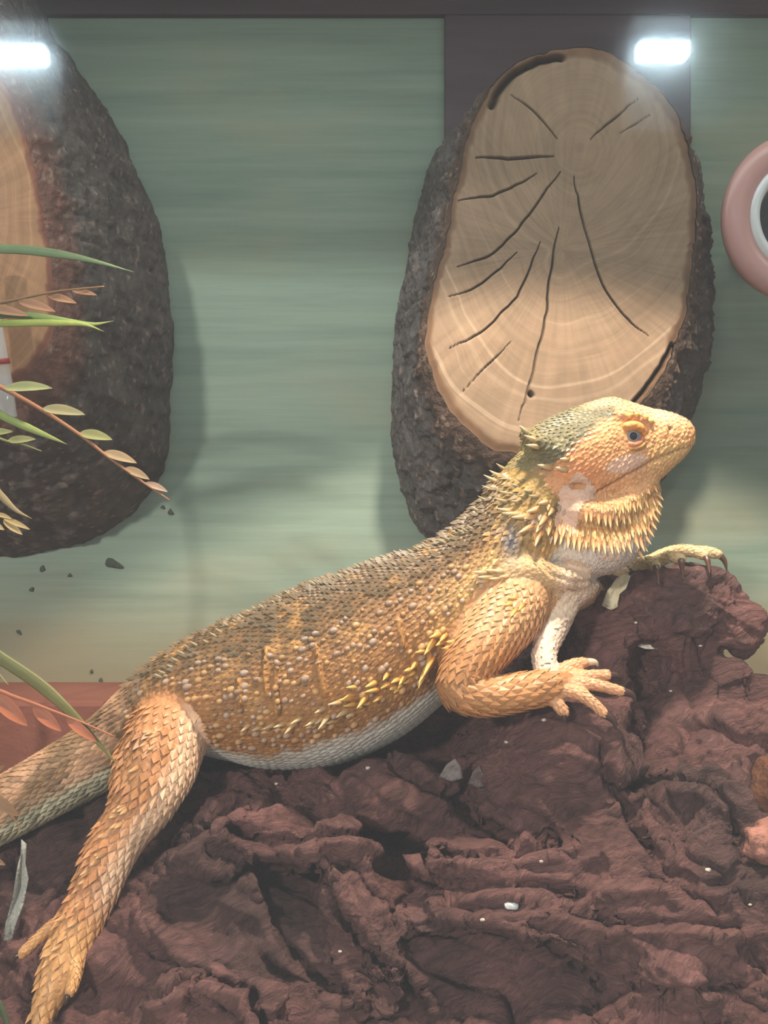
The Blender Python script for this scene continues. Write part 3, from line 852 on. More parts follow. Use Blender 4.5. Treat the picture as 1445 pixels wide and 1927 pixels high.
def colour(Q, idx):
    """natural colouring of the animal"""
    reg = REG[AI[idx]]
    n1 = fbm(Q * .9, 3, 301); n2 = fbm(Q * 2.6, 2, 302); n3 = fbm(Q * .35, 2, 303)
    c = np.zeros((len(Q), 3))
    T = np.vstack([s['T'] for s in SK])[idx]; Nn = np.vstack([s['N'] for s in SK])[idx]
    A = np.concatenate([s['A'] for s in SK])[idx]
    v = ((Q - AC[idx]) * Nn).sum(1) / A          # +1 back, -1 belly
    up = v
    u, w = px_of(Q)
    # trunk: olive brown back, ochre flank, white belly
    back = rgb(108, 84, 48); flank = rgb(168, 116, 52); och = rgb(206, 150, 66); belly = rgb(214, 214, 196)
    k = smooth(.0, .8, up + .3 * n1)[:, None]
    cc = flank * (1 - k) + back * k
    o = smooth(.1, .5, n1 + .3 * n2)[:, None]
    cc = cc * (1 - .55 * o) + .55 * o * och
    f = smooth(760, 900, u)[:, None] * smooth(.6, .1, up)[:, None]
    cc = cc * (1 - .6 * f) + .6 * f * rgb(206, 170, 92)
    dk = smooth(.15, .5, n3 + .4 * n2)[:, None]
    cc = cc * (1 - .25 * dk)
    bl = smooth(-.52, -.72, up + .10 * n1 + .06 * n2)[:, None]
    cc = cc * (1 - bl) + bl * belly
    # tail: tan bands over a pale green underside
    s = smooth(300, 190, u)[:, None] * (w > 1280)[:, None]
    band = smooth(-.2, .3, np.sin(u * .052 + w * .03 + n1))[:, None]
    tl = rgb(196, 150, 104) * band + rgb(150, 116, 74) * (1 - band)
    tb = smooth(-.15, -.55, up + .15 * n1)[:, None]
    tl = tl * (1 - tb) + tb * rgb(190, 188, 150)
    cc = cc * (1 - s) + s * tl
    m = reg == 0; c[m] = cc[m]
    # neck, olive
    nk = (smooth(905, 960, u) * smooth(1060, 960, w))[:, None]
    ncol = rgb(176, 142, 66) * (1 - .4 * smooth(-.2, .4, n1)[:, None])
    m = reg == 0; c[m] = (c * (1 - nk) + nk * ncol)[m]
    # chest and shoulder: pale yellow
    ch = rgb(206, 170, 112) * (1 - .22 * smooth(0, .5, n1)[:, None])
    chp = smooth(1030, 1075, u)[:, None]
    ch = ch * (1 - chp) + chp * rgb(226, 196, 160)
    m = reg == 1; c[m] = ch[m]
    # blue grey skin behind the throat
    bg = np.exp(-(((u - 962) / 17) ** 2 + ((w - 1018) / 34) ** 2))[:, None]
    # throat: white pouch below, golden beard above
    ln = side_xz(Q, [(960, 985), (1000, 1000), (1050, 1018), (1100, 1028), (1150, 1028), (1200, 1012), (1240, 990)])
    pz = smooth(-12, 14, ln + 8 * n1)[:, None]
    tcol = rgb(226, 176, 96) * (1 - .3 * smooth(0, .4, n2)[:, None]) * (1 - pz) + pz * rgb(218, 208, 190)
    m = (reg == 2); c[m] = tcol[m]
    m = np.isin(reg, (0, 1, 2)); c[m] = (c * (1 - bg) + bg * rgb(104, 106, 112))[m]
    # head
    hcol = np.tile(rgb(240, 170, 100), (len(Q), 1))
    orange = np.exp(-(((u - 1095) / 48) ** 2 + ((w - 880) / 42) ** 2))[:, None]
    hcol = hcol * (1 - .75 * orange) + .75 * orange * rgb(232, 142, 72)
    yel = smooth(1190, 1270, u)[:, None] * smooth(815, 850, w)[:, None]
    hcol = hcol * (1 - yel) + yel * rgb(246, 198, 112)
    sn = smooth(1180, 1240, u)[:, None] * smooth(812, 780, w)[:, None]
    hcol = hcol * (1 - sn) + sn * rgb(236, 184, 134)
    chk = smooth(1.25, .7, ((u - 1180) / 40) ** 2 + ((w - 872 + (u - 1180) * .25) / 17) ** 2)[:, None]
    hcol = hcol * (1 - .8 * chk) + .8 * chk * rgb(244, 200, 168)
    jaw = smooth(-6, 22, side_xz(Q, [(1040, 985), (1124, 927), (1232, 865), (1300, 838)]))[:, None]
    hcol = hcol * (1 - .6 * jaw) + .6 * jaw * rgb(244, 184, 118)
    crown = smooth(14, -14, side_xz(Q, [(960, 900), (1040, 880), (1080, 838), (1120, 805), (1150, 786), (1190, 750)]) + 12 * n2)[:, None]
    olive = rgb(116, 110, 72) * (1 + .3 * n2)[:, None]
    hcol = hcol * (1 - crown) + crown * olive
    topc = smooth(10, -8, side_xz(Q, [(960, 790), (1060, 778), (1110, 766), (1150, 762), (1190, 772), (1300, 790)]))[:, None] * smooth(1080, 1120, u)[:, None]
    hcol = hcol * (1 - .7 * topc) + .7 * topc * rgb(206, 176, 128)
    bk = smooth(1035, 985, u)[:, None]
    hcol = hcol * (1 - .6 * bk) + .6 * bk * rgb(160, 140, 76)
    hcol *= (1 + .10 * n2)[:, None]
    m = reg == 3; c[m] = hcol[m]
    # mouth line
    mo = np.exp(-(polyseg_dist(np.c_[u, w], np.array([(1120, 929), (1150, 912), (1190, 889), (1232, 865), (1270, 850), (1300, 838)], float)) / 1.9) ** 2)[:, None]
    m = (reg == 3) | (reg == 2); c[m] = (c * (1 - .65 * mo) + .65 * mo * rgb(120, 78, 62))[m]
    # arm
    ac = rgb(200, 138, 70) * (1 - .22 * smooth(-.1, .4, n1)[:, None])
    au = smooth(1230, 1160, w)[:, None]
    ac = ac * (1 - au) + au * rgb(206, 156, 98)
    m = reg == 4; c[m] = ac[m]
    m = reg == 5; c[m] = np.tile(rgb(232, 206, 178), (len(Q), 1))[m]
    m = reg == 6; c[m] = (rgb(220, 160, 104) * (1 + .12 * n2)[:, None])[m]
    fa = smooth(1120, 1190, u)[:, None] * (w < 1130)[:, None]
    m = (reg == 6) | (reg == 4); c[m] = (c * (1 - fa) + fa * rgb(206, 180, 122))[m]
    # hind leg: orange outer side, pale inner side
    lc = rgb(204, 140, 78) * (1 - .2 * smooth(0, .5, n1)[:, None])
    ed = np.interp(w, [1380, 1450, 1520, 1600, 1700, 1800, 1900], [330, 300, 262, 205, 165, 120, 85])
    lp = smooth(-8, 34, u - ed + 12 * n1)[:, None] * smooth(1780, 1640, w)[:, None]
    lc = lc * (1 - lp) + lp * rgb(240, 198, 152)
    ft = smooth(1700, 1780, w)[:, None]
    lc = lc * (1 - ft) + ft * rgb(222, 164, 90)
    br = np.exp(-(((u - 255) / 34) ** 2 + ((w - 1440) / 60) ** 2))[:, None]
    lc = lc * (1 - .5 * br) + .5 * br * rgb(120, 88, 46)
    m = (reg == 7) | (reg == 8); c[m] = lc[m]
    g = c.mean(1)[:, None]
    c = (c * .86 + g * .14) * np.array([1.0, .95, 1.0])
    return np.clip(c, 0.003, 1)

bi = nearest(BV)
bcol = colour(BV, bi)
# mouth groove, ear pit, nostril pit
u, w = px_of(BV)
near = BV[:, 1] < -.1
mouth = polyseg_dist(np.c_[u, w], np.array([(1120, 929), (1150, 912), (1190, 889), (1232, 865), (1264, 852), (1284, 845)], float))
kk = np.exp(-(mouth / 3.2) ** 2) * (w < 960) * (u > 1085)
BV = BV - BN * (kk * .10)[:, None]
ear = np.exp(-(((u - 1086) / 15) ** 2 + ((w - 915) / 8) ** 2)) * near
BV = BV - BN * (ear * .22)[:, None]
bcol = bcol * (1 - .6 * ear[:, None]) + .6 * ear[:, None] * rgb(196, 140, 96)
nos = np.exp(-(((u - 1262) / 3.2) ** 2 + ((w - 806) / 6) ** 2)) * near
BV = BV - BN * (nos * .16)[:, None]
bcol = bcol * (1 - .8 * nos[:, None]) + .8 * nos[:, None] * rgb(96, 60, 44)
# skin folds across the flank and at the neck
fold = np.zeros(len(BV))
for poly, wd in [([(595, 1215), (603, 1270), (612, 1310)], 3), ([(503, 1222), (500, 1270), (505, 1310)], 3.5), ([(523, 1250), (518, 1300), (522, 1340)], 3), ([(752, 1170), (757, 1215)], 3), ([(450, 1280), (455, 1330)], 3)]:
    fold = np.maximum(fold, np.exp(-(polyseg_dist(np.c_[u, w], np.array(poly, float)) / (wd * 1.3)) ** 2))
fold *= (BV[:, 1] < -1)
BV = BV + BN * (fold * .2)[:, None]
bcol = bcol * (1 - .5 * fold[:, None]) + .5 * fold[:, None] * rgb(222, 164, 92)
groove = np.exp(-(polyseg_dist(np.c_[u, w], np.array([(985, 1005), (1003, 1045), (1040, 1082), (1090, 1098), (1140, 1088)], float)) / 5) ** 2) * near
BV = BV - BN * (groove * .12)[:, None]

root_loc = [P(560, 1457, 0)[0], 0, P(560, 1457, 0)[2]]
dragon = thing('bearded_dragon', root_loc, 'orange and tan bearded dragon lizard lying on the driftwood with its head raised', 'lizard')
body = mk('body', BV, BF, M_skin, dragon, color=bcol)
BBVH = BVHTree.FromPolygons([tuple(v) for v in BV.tolist()], BF)

# the wood gives way where the body rests on it, so that skin and wood just touch
lo, hi = BV.min(0) - .1, BV.max(0) + .1
for i in np.where(((WOODV > lo) & (WOODV < hi)).all(1))[0].tolist():
    p = Vector(WOODV[i]); l, n, _, dist = BBVH.find_nearest(p)
    if (p - l).dot(n) < .02 and dist < 3:
        WOODV[i] = l + n * .03
wood = mk('driftwood', WOODV, WOODF, M_wood, color=WOODC)
tag(wood, 'large gnarled reddish brown driftwood root that the lizard lies on', 'driftwood')
WBVH = BVHTree.FromPolygons([tuple(v) for v in WOODV.tolist()], WOODF)

# --- scales: keeled diamonds in rows along each limb, pointing backwards
def scale_mesh(rows):
    """rows: pos, normal, flow, length, width, height, colour"""
    pos = np.array([r[0] for r in rows]); n = np.array([r[1] for r in rows]); u = np.array([r[2] for r in rows])
    L, W, H = (np.array([r[k] for r in rows])[:, None] for k in (3, 4, 5))
    c = np.array([r[6] for r in rows])
    u = u - n * (u * n).sum(1)[:, None]; u /= np.linalg.norm(u, axis=1)[:, None] + 1e-9
    w = np.cross(n, u)
    f = pos - .55 * L * u - .02 * n
    l = pos - .5 * W * w - .015 * n + .05 * L * u
    r = pos + .5 * W * w - .015 * n + .05 * L * u
    b = pos + .62 * L * u + H * n
    k = pos + .0 * u + .62 * H * n
    bb = pos + .30 * L * u - .02 * n
    V = np.stack([f, l, r, b, k, bb], 1).reshape(-1, 3)
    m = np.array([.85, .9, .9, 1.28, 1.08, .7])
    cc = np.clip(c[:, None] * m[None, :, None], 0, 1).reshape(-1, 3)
    base = np.arange(len(rows)) * 6
    T = np.array([(0, 4, 1), (0, 2, 4), (1, 4, 3), (4, 2, 3), (1, 3, 5), (3, 2, 5)])
    F = (base[:, None, None] + T[None]).reshape(-1, 3)
    return V, [tuple(q) for q in F.tolist()], cc

def dome_mesh(rows):
    pos = np.array([r[0] for r in rows]); n = np.array([r[1] for r in rows]); u = np.array([r[2] for r in rows])
    L, W, H = (np.array([r[k] for r in rows])[:, None] for k in (3, 4, 5))
    c = np.array([r[6] for r in rows]); c0 = np.array([r[7] for r in rows])
    u = u - n * (u * n).sum(1)[:, None]; u /= np.linalg.norm(u, axis=1)[:, None] + 1e-9
    w = np.cross(n, u)
    vs_, cs_ = [], []
    for (rad, hh, mix) in ((.55, -.02, 0), (.42, .55, .7)):
        for k in range(7):
            a = 2 * math.pi * k / 7
            vs_.append(pos + rad * L * math.cos(a) * u + rad * W * math.sin(a) * w + (hh * H if hh > 0 else hh) * n + (.12 * L * u if hh > 0 else 0))
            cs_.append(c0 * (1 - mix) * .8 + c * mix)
    vs_.append(pos + .22 * L * u + H * n); cs_.append(np.clip(c * 1.1, 0, 1))
    V = np.stack(vs_, 1).reshape(-1, 3); C = np.stack(cs_, 1).reshape(-1, 3)
    T = [(k, (k + 1) % 7, 7 + (k + 1) % 7) for k in range(7)] + [(k, 7 + (k + 1) % 7, 7 + k) for k in range(7)] + [(7 + k, 7 + (k + 1) % 7, 14) for k in range(7)]
    F = (np.arange(len(rows))[:, None, None] * 15 + np.array(T)[None]).reshape(-1, 3)
    return V, [tuple(q) for q in F.tolist()], C
DOMES = []

SC = []
def lattice(si, ds, dw, lo, hi, fn):
    s = SK[si]
    seg = np.r_[0, np.cumsum(np.linalg.norm(np.diff(s['C'], axis=0), axis=1))]
    row = 0; x = lo * seg[-1]
    while x < hi * seg[-1]:
        g = np.array([np.interp(x, seg, np.arange(len(seg)))])[0]
        i = int(round(g)); f = g - math.floor(g); i0 = int(math.floor(g)); i1 = min(i0 + 1, len(seg) - 1)
        C = s['C'][i0] * (1 - f) + s['C'][i1] * f
        A = s['A'][i0] * (1 - f) + s['A'][i1] * f; B = s['B'][i0] * (1 - f) + s['B'][i1] * f
        T, N, D = s['T'][i], s['N'][i], s['D'][i]
        q = dw(x / seg[-1]) if callable(dw) else dw
        nn = max(8, int(2 * math.pi * math.sqrt((A * A + B * B) / 2) / q))
        for k in range(nn):
            t = 2 * math.pi * (k + .5 * (row % 2) + random.uniform(-.12, .12)) / nn
            v = A * math.cos(t) * N + B * math.sin(t) * D
            r = np.linalg.norm(v)
            hit = BBVH.ray_cast(Vector(C + T * random.uniform(-.12, .12) * ds), Vector(v / r), r * 1.35)
            if hit[0] is None or hit[3] < .55 * r:
                continue
            SC.append((np.array(hit[0]), np.array(hit[1]), si, -T if fn != 'out' else T, x / seg[-1], t, q, fn))
        row += 1
        x += ds(x / seg[-1]) if callable(ds) else ds

def sidx(n):
    return [i for i, s in enumerate(SKN) if s == n]
lattice(sidx('trunk')[0], 0.235, 0.255, 0.0, .97, 'trunk')
lattice(sidx('arm')[0], 0.26, 0.34, .12, .95, 'out')
lattice(sidx('leg')[0], 0.27, 0.34, .10, 1.0, 'out')
for i in sidx('finger') + sidx('toe'):
    lattice(i, 0.16, 0.2, .15, .95, 'out')
lattice(sidx('far_arm')[0], 0.22, 0.26, .3, 1, 'out')
lattice(sidx('chest')[0], 0.2, 0.22, .1, 1, 'chest')
lattice(sidx('shoulder_fold')[0], 0.18, 0.2, .05, .95, 'chest')
lattice(sidx('arm_inner')[0], 0.22, 0.24, .05, .9, 'chest')

pos = np.array([s[0] for s in SC]); nrm = np.array([s[1] for s in SC])
ix = nearest(pos)
own = np.array([s[2] for s in SC]) == AI[ix]
cols = colour(pos, ix)
rows = []
Nall = np.vstack([s['N'] for s in SK]); Aall = np.concatenate([s['A'] for s in SK])
upv = ((pos - AC[ix]) * Nall[ix]).sum(1) / Aall[ix]
clus = fbm(pos * 1.1, 2, 401); uu, ww = px_of(pos)
for i, s in enumerate(SC):
    if not own[i]:
        continue
    p, n, c = pos[i], nrm[i], cols[i].copy()
    name = SKN[s[2]]; flow = s[3]; q = s[6]
    j = random.uniform(.85, 1.15)
    if name == 'trunk':
        x = s[4]; tail = uu[i] < 235
        if tail:
            rows.append((p, n, flow, .44 * j, .34 * j, .09, c * random.uniform(.65, 1.35)))
        elif upv[i] < -.55:
            rows.append((p, n, flow, .36 * j, .30 * j, .035, c * random.uniform(.92, 1.08)))
        else:
            big = random.random() < .26 + .12 * (clus[i] > .1)
            if big:
                g = rgb(186, 166, 152) if random.random() < .6 else rgb(228, 182, 124)
                if upv[i] > .55: g = rgb(116, 102, 80)
                k = random.uniform(.3, .85)
                hh = .11 + .10 * max(0, upv[i])
                if upv[i] > .55 or uu[i] > 900:
                    rows.append((p, n, flow, .34 * j, .28 * j, hh, c * (1 - k) + g * k))
                else:
                    q_ = random.uniform(.55, 1.2)
                    DOMES.append((p, n, flow, .27 * q_ * random.uniform(.85, 1.25), .24 * q_, .11 * random.uniform(.7, 1.3), c * (1 - k) + g * k, c))
            else:
                rows.append((p, n, flow, .24 * j, .21 * j, .03 + .05 * max(0, upv[i]), c * random.uniform(.5, 1.35)))
    elif name in ('finger', 'toe', 'far_arm'):
        rows.append((p, n, flow, .24 * j, .2 * j, .03, c * random.uniform(.88, 1.12)))
    elif name == 'arm':
        k = .48 if ww[i] > 1180 else .40
        rows.append((p, n, flow, k * j, .36 * j, .065, c * random.uniform(.86, 1.15)))
    elif name == 'leg':
        sp = math.exp(-(((uu[i] - 270) / 55) ** 2 + ((ww[i] - 1430) / 90) ** 2)) + math.exp(-(((uu[i] - np.interp(ww[i], [1500, 1700, 1900], [225, 140, 60])) / 26) ** 2))
        spiky = sp > .35 and random.random() < .5
        rows.append((p, n, flow, .43 * j, .36 * j, .16 if spiky else .055, c * random.uniform(.86, 1.12)))
    else:
        rows.append((p, n, flow, .26 * j, .22 * j, .025, c * random.uniform(.9, 1.1)))
# head and throat: small pebbled scales at even spacing
hm = np.where(np.isin(REG[AI[bi]], (2, 3)) & (BV[:, 1] < 1.6))[0]
rng.shuffle(hm)
grid = {}
def free(p, r):
    key = tuple(np.floor(p / .3).astype(int))
    for a in (-1, 0, 1):
        for b in (-1, 0, 1):
            for c in (-1, 0, 1):
                for q in grid.get((key[0] + a, key[1] + b, key[2] + c), ()):
                    if (p[0] - q[0]) ** 2 + (p[1] - q[1]) ** 2 + (p[2] - q[2]) ** 2 < r * r:
                        return False
    grid.setdefault(key, []).append(p)
    return True
BN = vnormals(BV, BF)
for i in hm.tolist():
    p = BV[i]; U, Wp = u[i], w[i]
    if math.hypot((U - 1190) / 27, (Wp - 822) / 24) < 1 or math.hypot((U - 1086) / 24, (Wp - 914) / 16) < 1 or mouth[i] < 2.5 or (1046 < U < 1120 and 892 < Wp < 945) or (1046 < U < 1088 and 940 < Wp < 1004):
        continue
    beard = REG[AI[bi[i]]] == 2
    r = .17 if not beard else .15
    if beard and Wp > 1030: r = .13
    if not free(p, r):
        continue
    c = bcol[i] * random.uniform(.85, 1.15)
    flow = np.array([-.9, 0, -.45]) if not beard else np.array([-.25, 0, -1.0])
    if beard and U > 1115 and Wp < 945:
        rows.append((p, BN[i], flow, .22, .19, .04, c))
    elif beard and Wp < 1030:
        rows.append((p, BN[i], flow, .40, .17, .07, c))
    elif beard:
        rows.append((p, BN[i], flow, .17, .15, .02, c))
    elif U < 1085 and Wp < 870:
        rows.append((p, BN[i], flow, .26, .22, .06, c * 1.05))
    else:
        rows.append((p, BN[i], flow, .24, .21, .028, c))
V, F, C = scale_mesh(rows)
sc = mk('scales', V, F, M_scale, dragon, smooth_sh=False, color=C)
sc['kind'] = 'stuff'
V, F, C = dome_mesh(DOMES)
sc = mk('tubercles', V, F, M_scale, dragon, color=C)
sc['kind'] = 'stuff'

# --- larger spikes one by one
def cone_mesh(name, bend, base, tip, n=7, m=5):
    V, F = [], []
    for k in range(m):
        t = k / m
        r = .5 * (1 - t) ** .85
        for q in range(n):
            a = 2 * math.pi * q / n
            V.append((r * math.cos(a) + bend * t * t, r * math.sin(a), t))
    V.append((bend, 0, 1))
    for k in range(m - 1):
        for q in range(n):
            F.append((k * n + q, k * n + (q + 1) % n, (k + 1) * n + (q + 1) % n, (k + 1) * n + q))
    for q in range(n):
        F.append(((m - 1) * n + q, (m - 1) * n + (q + 1) % n, m * n))
    V = np.array(V)
    t = V[:, 2:3]
    me = new_mesh(name, V / S, F, M_spike, color=np.array(base) * (1 - t) + np.array(tip) * t)
    return me
SPM = {'tan': cone_mesh('spike_tan', .1, rgb(186, 126, 72), rgb(236, 196, 146)), 'gold': cone_mesh('spike_gold', .12, rgb(206, 138, 52), rgb(248, 214, 130)), 'pale': cone_mesh('spike_pale', .12, rgb(184, 140, 82), rgb(238, 216, 176)),
       'beard': cone_mesh('spike_beard', .15, rgb(198, 132, 76), rgb(246, 214, 164)), 'olive': cone_mesh('spike_olive', .1, rgb(116, 96, 60), rgb(196, 180, 140))}
def spike(px, py, dx, dy, dz, length, width, kind, out=.45):
    """dx right, dy towards the wall, dz up: where the spike points"""
    o = Vector((0, -CAMD, CAMZ)); t = Vector(P(px, py, 0)); hit = BBVH.ray_cast(o, (t - o).normalized())
    if hit[0] is None or hit[0].y > 3.5:
        near_ = BBVH.find_nearest(t)
        pt, n = near_[0], near_[1]
    else:
        pt, n = hit[0], hit[1]
    dvec = Vector((dx, dy, dz)).normalized() * .8 + n.normalized() * out
    q = dvec.to_track_quat('Z', 'X')
    ob = bpy.data.objects.new('spike', SPM[kind])
    COL.objects.link(ob)
    ob.parent = dragon
    pt = pt - n * .06
    ob.matrix_local = Matrix.Translation(Vector((np.array(pt) - ORG[dragon.name]) * S)) @ q.to_matrix().to_4x4() @ Matrix.Diagonal((width * S, width * S, length * S, 1))
    return ob
# fringe along the flank
for (x, y, l, wd, k) in [(842, 1190, .55, .3, 'gold'), (836, 1205, .6, .3, 'gold'), (826, 1196, .75, .3, 'gold'), (820, 1214, .85, .34, 'gold'), (816, 1232, .95, .36, 'gold'), (802, 1222, .5, .28, 'gold'), (808, 1250, 1.1, .36, 'gold'), (798, 1272, .9, .32, 'gold'), (786, 1254, .5, .3, 'gold'),
                         (775, 1265, .5, .3, 'gold'), (765, 1275, .5, .3, 'gold'), (752, 1280, .45, .28, 'gold'), (735, 1285, .6, .3, 'gold'), (728, 1272, .5, .28, 'gold'), (715, 1300, .7, .3, 'gold'), (704, 1290, .6, .3, 'gold'), (690, 1308, .6, .3, 'gold'), (672, 1300, .6, .28, 'gold'), (660, 1315, .7, .3, 'gold'), (655, 1335, .6, .3, 'pale'),
                         (640, 1318, .6, .28, 'pale'), (622, 1345, .6, .26, 'pale'), (605, 1338, .55, .26, 'pale'), (590, 1356, .6, .26, 'pale'), (570, 1350, .5, .25, 'pale'), (555, 1362, .55, .25, 'pale'), (535, 1358, .5, .25, 'pale'), (510, 1368, .45, .24, 'pale'), (488, 1366, .4, .24, 'pale'), (468, 1362, .4, .24, 'pale')]:
    spike(x + random.uniform(-5, 5), y + random.uniform(-6, 6), -.85, -.3, -.1 + random.uniform(-.5, .35), l * random.uniform(.9, 1.4), wd * .9, k, .75)
    if random.random() < .6:
        spike(x + random.uniform(-12, 12), y + random.uniform(8, 20), -.85, -.3, -.2 + random.uniform(-.4, .4), l * random.uniform(.5, .8), wd * .8, k, .6)
# beard: rows of long points below the jaw
for (x0, y0, x1, y1, cnt, l, wd) in [(1048, 1000, 1205, 1012, 15, .62, .25), (1052, 985, 1212, 990, 15, .55, .25), (1102, 962, 1220, 962, 11, .48, .23), (1122, 944, 1228, 936, 10, .42, .2), (1140, 925, 1232, 912, 8, .34, .18)]:
    for i in range(cnt):
        t = i / (cnt - 1)
        spike(x0 + (x1 - x0) * t + random.uniform(-2, 2), y0 + (y1 - y0) * t + 10 * math.sin(math.pi * t) + random.uniform(-2, 2), -.15 + .1 * t, -.1, -1, l * random.uniform(.85, 1.15), wd, 'beard')
for i in range(9):
    t = i / 8
    spike(1236 - 34 * t ** 1.5, 925 + 110 * t, .25, -.1, -1, .5, .22, 'beard')
# neck and cheek clusters
for (x, y, l, wd, k, dx, dz) in [(1000, 990, .8, .3, 'beard', -.8, -.45), (1016, 1000, .8, .32, 'beard', -.5, -.9), (990, 972, .75, .28, 'pale', -1, -.2), (975, 968, .8, .28, 'pale', -1, -.1), (962, 962, .7, .26, 'pale', -1, 0), (955, 945, .6, .25, 'olive', -1, .1), (958, 930, .5, .25, 'olive', -1, .1),
                                 (1012, 958, .6, .32, 'beard', -.8, -.3), (1026, 975, .55, .3, 'beard', -.6, -.6), (1035, 990, .5, .28, 'beard', -.4, -.8), (1020, 985, .6, .3, 'beard', -.6, -.7), (1005, 972, .55, .28, 'beard', -.9, -.3), (1040, 960, .4, .26, 'beard', -.5, -.5), (1028, 945, .45, .28, 'pale', -.8, -.2),
                                 (1034, 880, .6, .32, 'pale', -1, .25), (1064, 884, .5, .32, 'pale', -1, .2), (1066, 866, .35, .26, 'pale', -1, .2), (1012, 842, .55, .28, 'pale', -1, .45), (1004, 828, .5, .26, 'pale', -1, .5), (992, 815, .5, .26, 'olive', -1, .6), (984, 806, .5, .24, 'olive', -.8, .7),
                                 (985, 905, .35, .22, 'olive', -1, .1), (975, 915, .4, .22, 'olive', -1, .1), (990, 935, .4, .22, 'olive', -1, 0), (1000, 925, .4, .22, 'olive', -1, 0), (978, 945, .45, .24, 'olive', -1, 0), (1010, 935, .4, .24, 'olive', -1, 0), (970, 930, .4, .22, 'olive', -1, 0),
                                 (915, 1078, .7, .28, 'pale', -1, -.05), (925, 1086, .7, .28, 'pale', -1, -.1), (918, 1092, .55, .26, 'pale', -1, -.2), (932, 1075, .55, .26, 'pale', -1, 0), (940, 1088, .5, .26, 'pale', -1, -.2), (945, 1076, .45, .24, 'pale', -1, 0), (955, 1085, .4, .22, 'pale', -1, -.1),
                                 (932, 905, .6, .22, 'pale', -1, .35), (938, 895, .5, .22, 'pale', -1, .4), (925, 922, .5, .22, 'olive', -1, .3), (915, 942, .45, .2, 'olive', -1, .4), (946, 880, .45, .2, 'olive', -1, .5), (900, 962, .4, .2, 'olive', -1, .5),
                                 (962, 1136, .45, .26, 'gold', -.7, -.3), (972, 1146, .5, .26, 'gold', -.5, -.6), (985, 1138, .4, .24, 'gold', -.5, -.5), (970, 1125, .4, .24, 'gold', -.8, -.2)]:
    spike(x, y, dx, -.15, dz, l, wd, k)
# row of points along the top of the back
BL = np.array([(300, 1266), (360, 1213), (430, 1168), (500, 1133), (580, 1098), (660, 1068), (740, 1038), (800, 1020), (850, 1005), (888, 982)], float)
for i in range(46):
    t = i / 45 * (len(BL) - 1); a = int(min(t, len(BL) - 2)); p = BL[a] + (BL[a + 1] - BL[a]) * (t - a)
    spike(p[0] + random.uniform(-4, 4), p[1] + random.uniform(3, 14), -.9, -.2, .35, random.uniform(.26, .4), .18, 'olive')
# outer thigh and shin
for i in range(26):
    t = random.random()
    y = 1370 + 430 * t
    x = np.interp(y, [1370, 1430, 1500, 1560, 1640, 1720, 1800], [290, 255, 226, 205, 160, 128, 96]) + random.uniform(-6, 22)
    spike(x, y, -.6, -.3, -.5, random.uniform(.25, .42), .26, 'tan')

# --- claws
def claw(base, tip, col_mat=M_claw, r=.15):
    b, e = P(*base), P(*tip)
    mid = (b + e) / 2 + np.array([(e - b)[0] * .18, 0, .16 * np.linalg.norm(e - b) * (1 if e[2] < b[2] + .2 else .5)])
    d = (b - mid); d /= np.linalg.norm(d)
    q = catmull(np.array([[*(b + d * .12), r], [*mid, r * .72], [*e, .02]]), 5)
    mk('claw', *tube(q[:, :3], np.maximum(q[:, 3], .015), None, 8, round_ends=False), col_mat, dragon)
M_claw3 = plain('claw_amber', rgb(92, 62, 48), 0.25, 0.6)
M_claw2 = plain('claw_pale', rgb(206, 186, 160), 0.3, 0.6)
for k, (pts, tip, r) in enumerate(NEAR_F):
    claw(pts[-1], tip, M_claw2 if k == 4 else M_claw, .17)
for pts, tip, r in FAR_F:
    claw(pts[-1], tip, M_claw3, .17)
for pts, tip, r in TOES:
    claw(pts[-1], tip, M_claw, .13)

# --- eye
o = Vector((0, -CAMD, CAMZ)); eh = BBVH.ray_cast(o, (Vector(P(1190, 821, 0)) - o).normalized())[0]
ec = np.array(eh) + np.array([0, .22, 0])
def sphere(c, r, nu=24, nv=16, ax=(1, 1, 1)):
    V = []
    for i in range(nv + 1):
        f = math.pi * i / nv
        for j in range(nu):
            a = 2 * math.pi * j / nu
            V.append((c[0] + ax[0] * r * math.sin(f) * math.cos(a), c[1] - ax[1] * r * math.cos(f), c[2] + ax[2] * r * math.sin(f) * math.sin(a)))
    return np.array(V), ring_faces(nv + 1, nu, cap=False)
EV, EF = sphere(ec, .36)
dd = np.hypot(EV[:, 0] - ec[0] - .01, EV[:, 2] - ec[2]); front = EV[:, 1] < ec[1]
ecol = np.tile(rgb(196, 196, 196), (len(EV), 1))
ecol[(dd < .27) & front] = rgb(150, 150, 156)
eye = mk('eye', EV, EF, tint_mat('eye_ball', rough=.08, bump=.02, bscale=300, spec=.6, vary=.1), dragon, color=ecol)
mk('pupil', *sphere(ec + np.array([.01, -.315, -.0]), .15, 20, 10, (1, .45, 1)), plain('pupil_black', (.006, .006, .008), .05, .8), eye)
def lid(name, a0, a1, rx, rz, rr, col, lift=0):
    t = np.linspace(math.radians(a0), math.radians(a1), 18)
    q = np.stack([ec[0] + rx * np.cos(t), ec[1] - .27 + .22 * np.cos(t) ** 2 * .6, ec[2] + lift + rz * np.sin(t)], 1)
    rad = rr * (.45 + .55 * np.sin((t - t[0]) / (t[-1] - t[0]) * math.pi))
    V, F = tube(q, rad, rad * .8, 10)
    mk(name, V, F, M_skin, dragon, color=np.tile(col, (len(V), 1)))
lid('upper_eyelid', 4, 176, .48, .33, .2, rgb(232, 154, 84), .05)
lid('lower_eyelid', 186, 354, .43, .30, .12, rgb(232, 150, 112), .0)
lid('lower_eyelid', 196, 344, .55, .46, .09, rgb(214, 158, 92), .0)
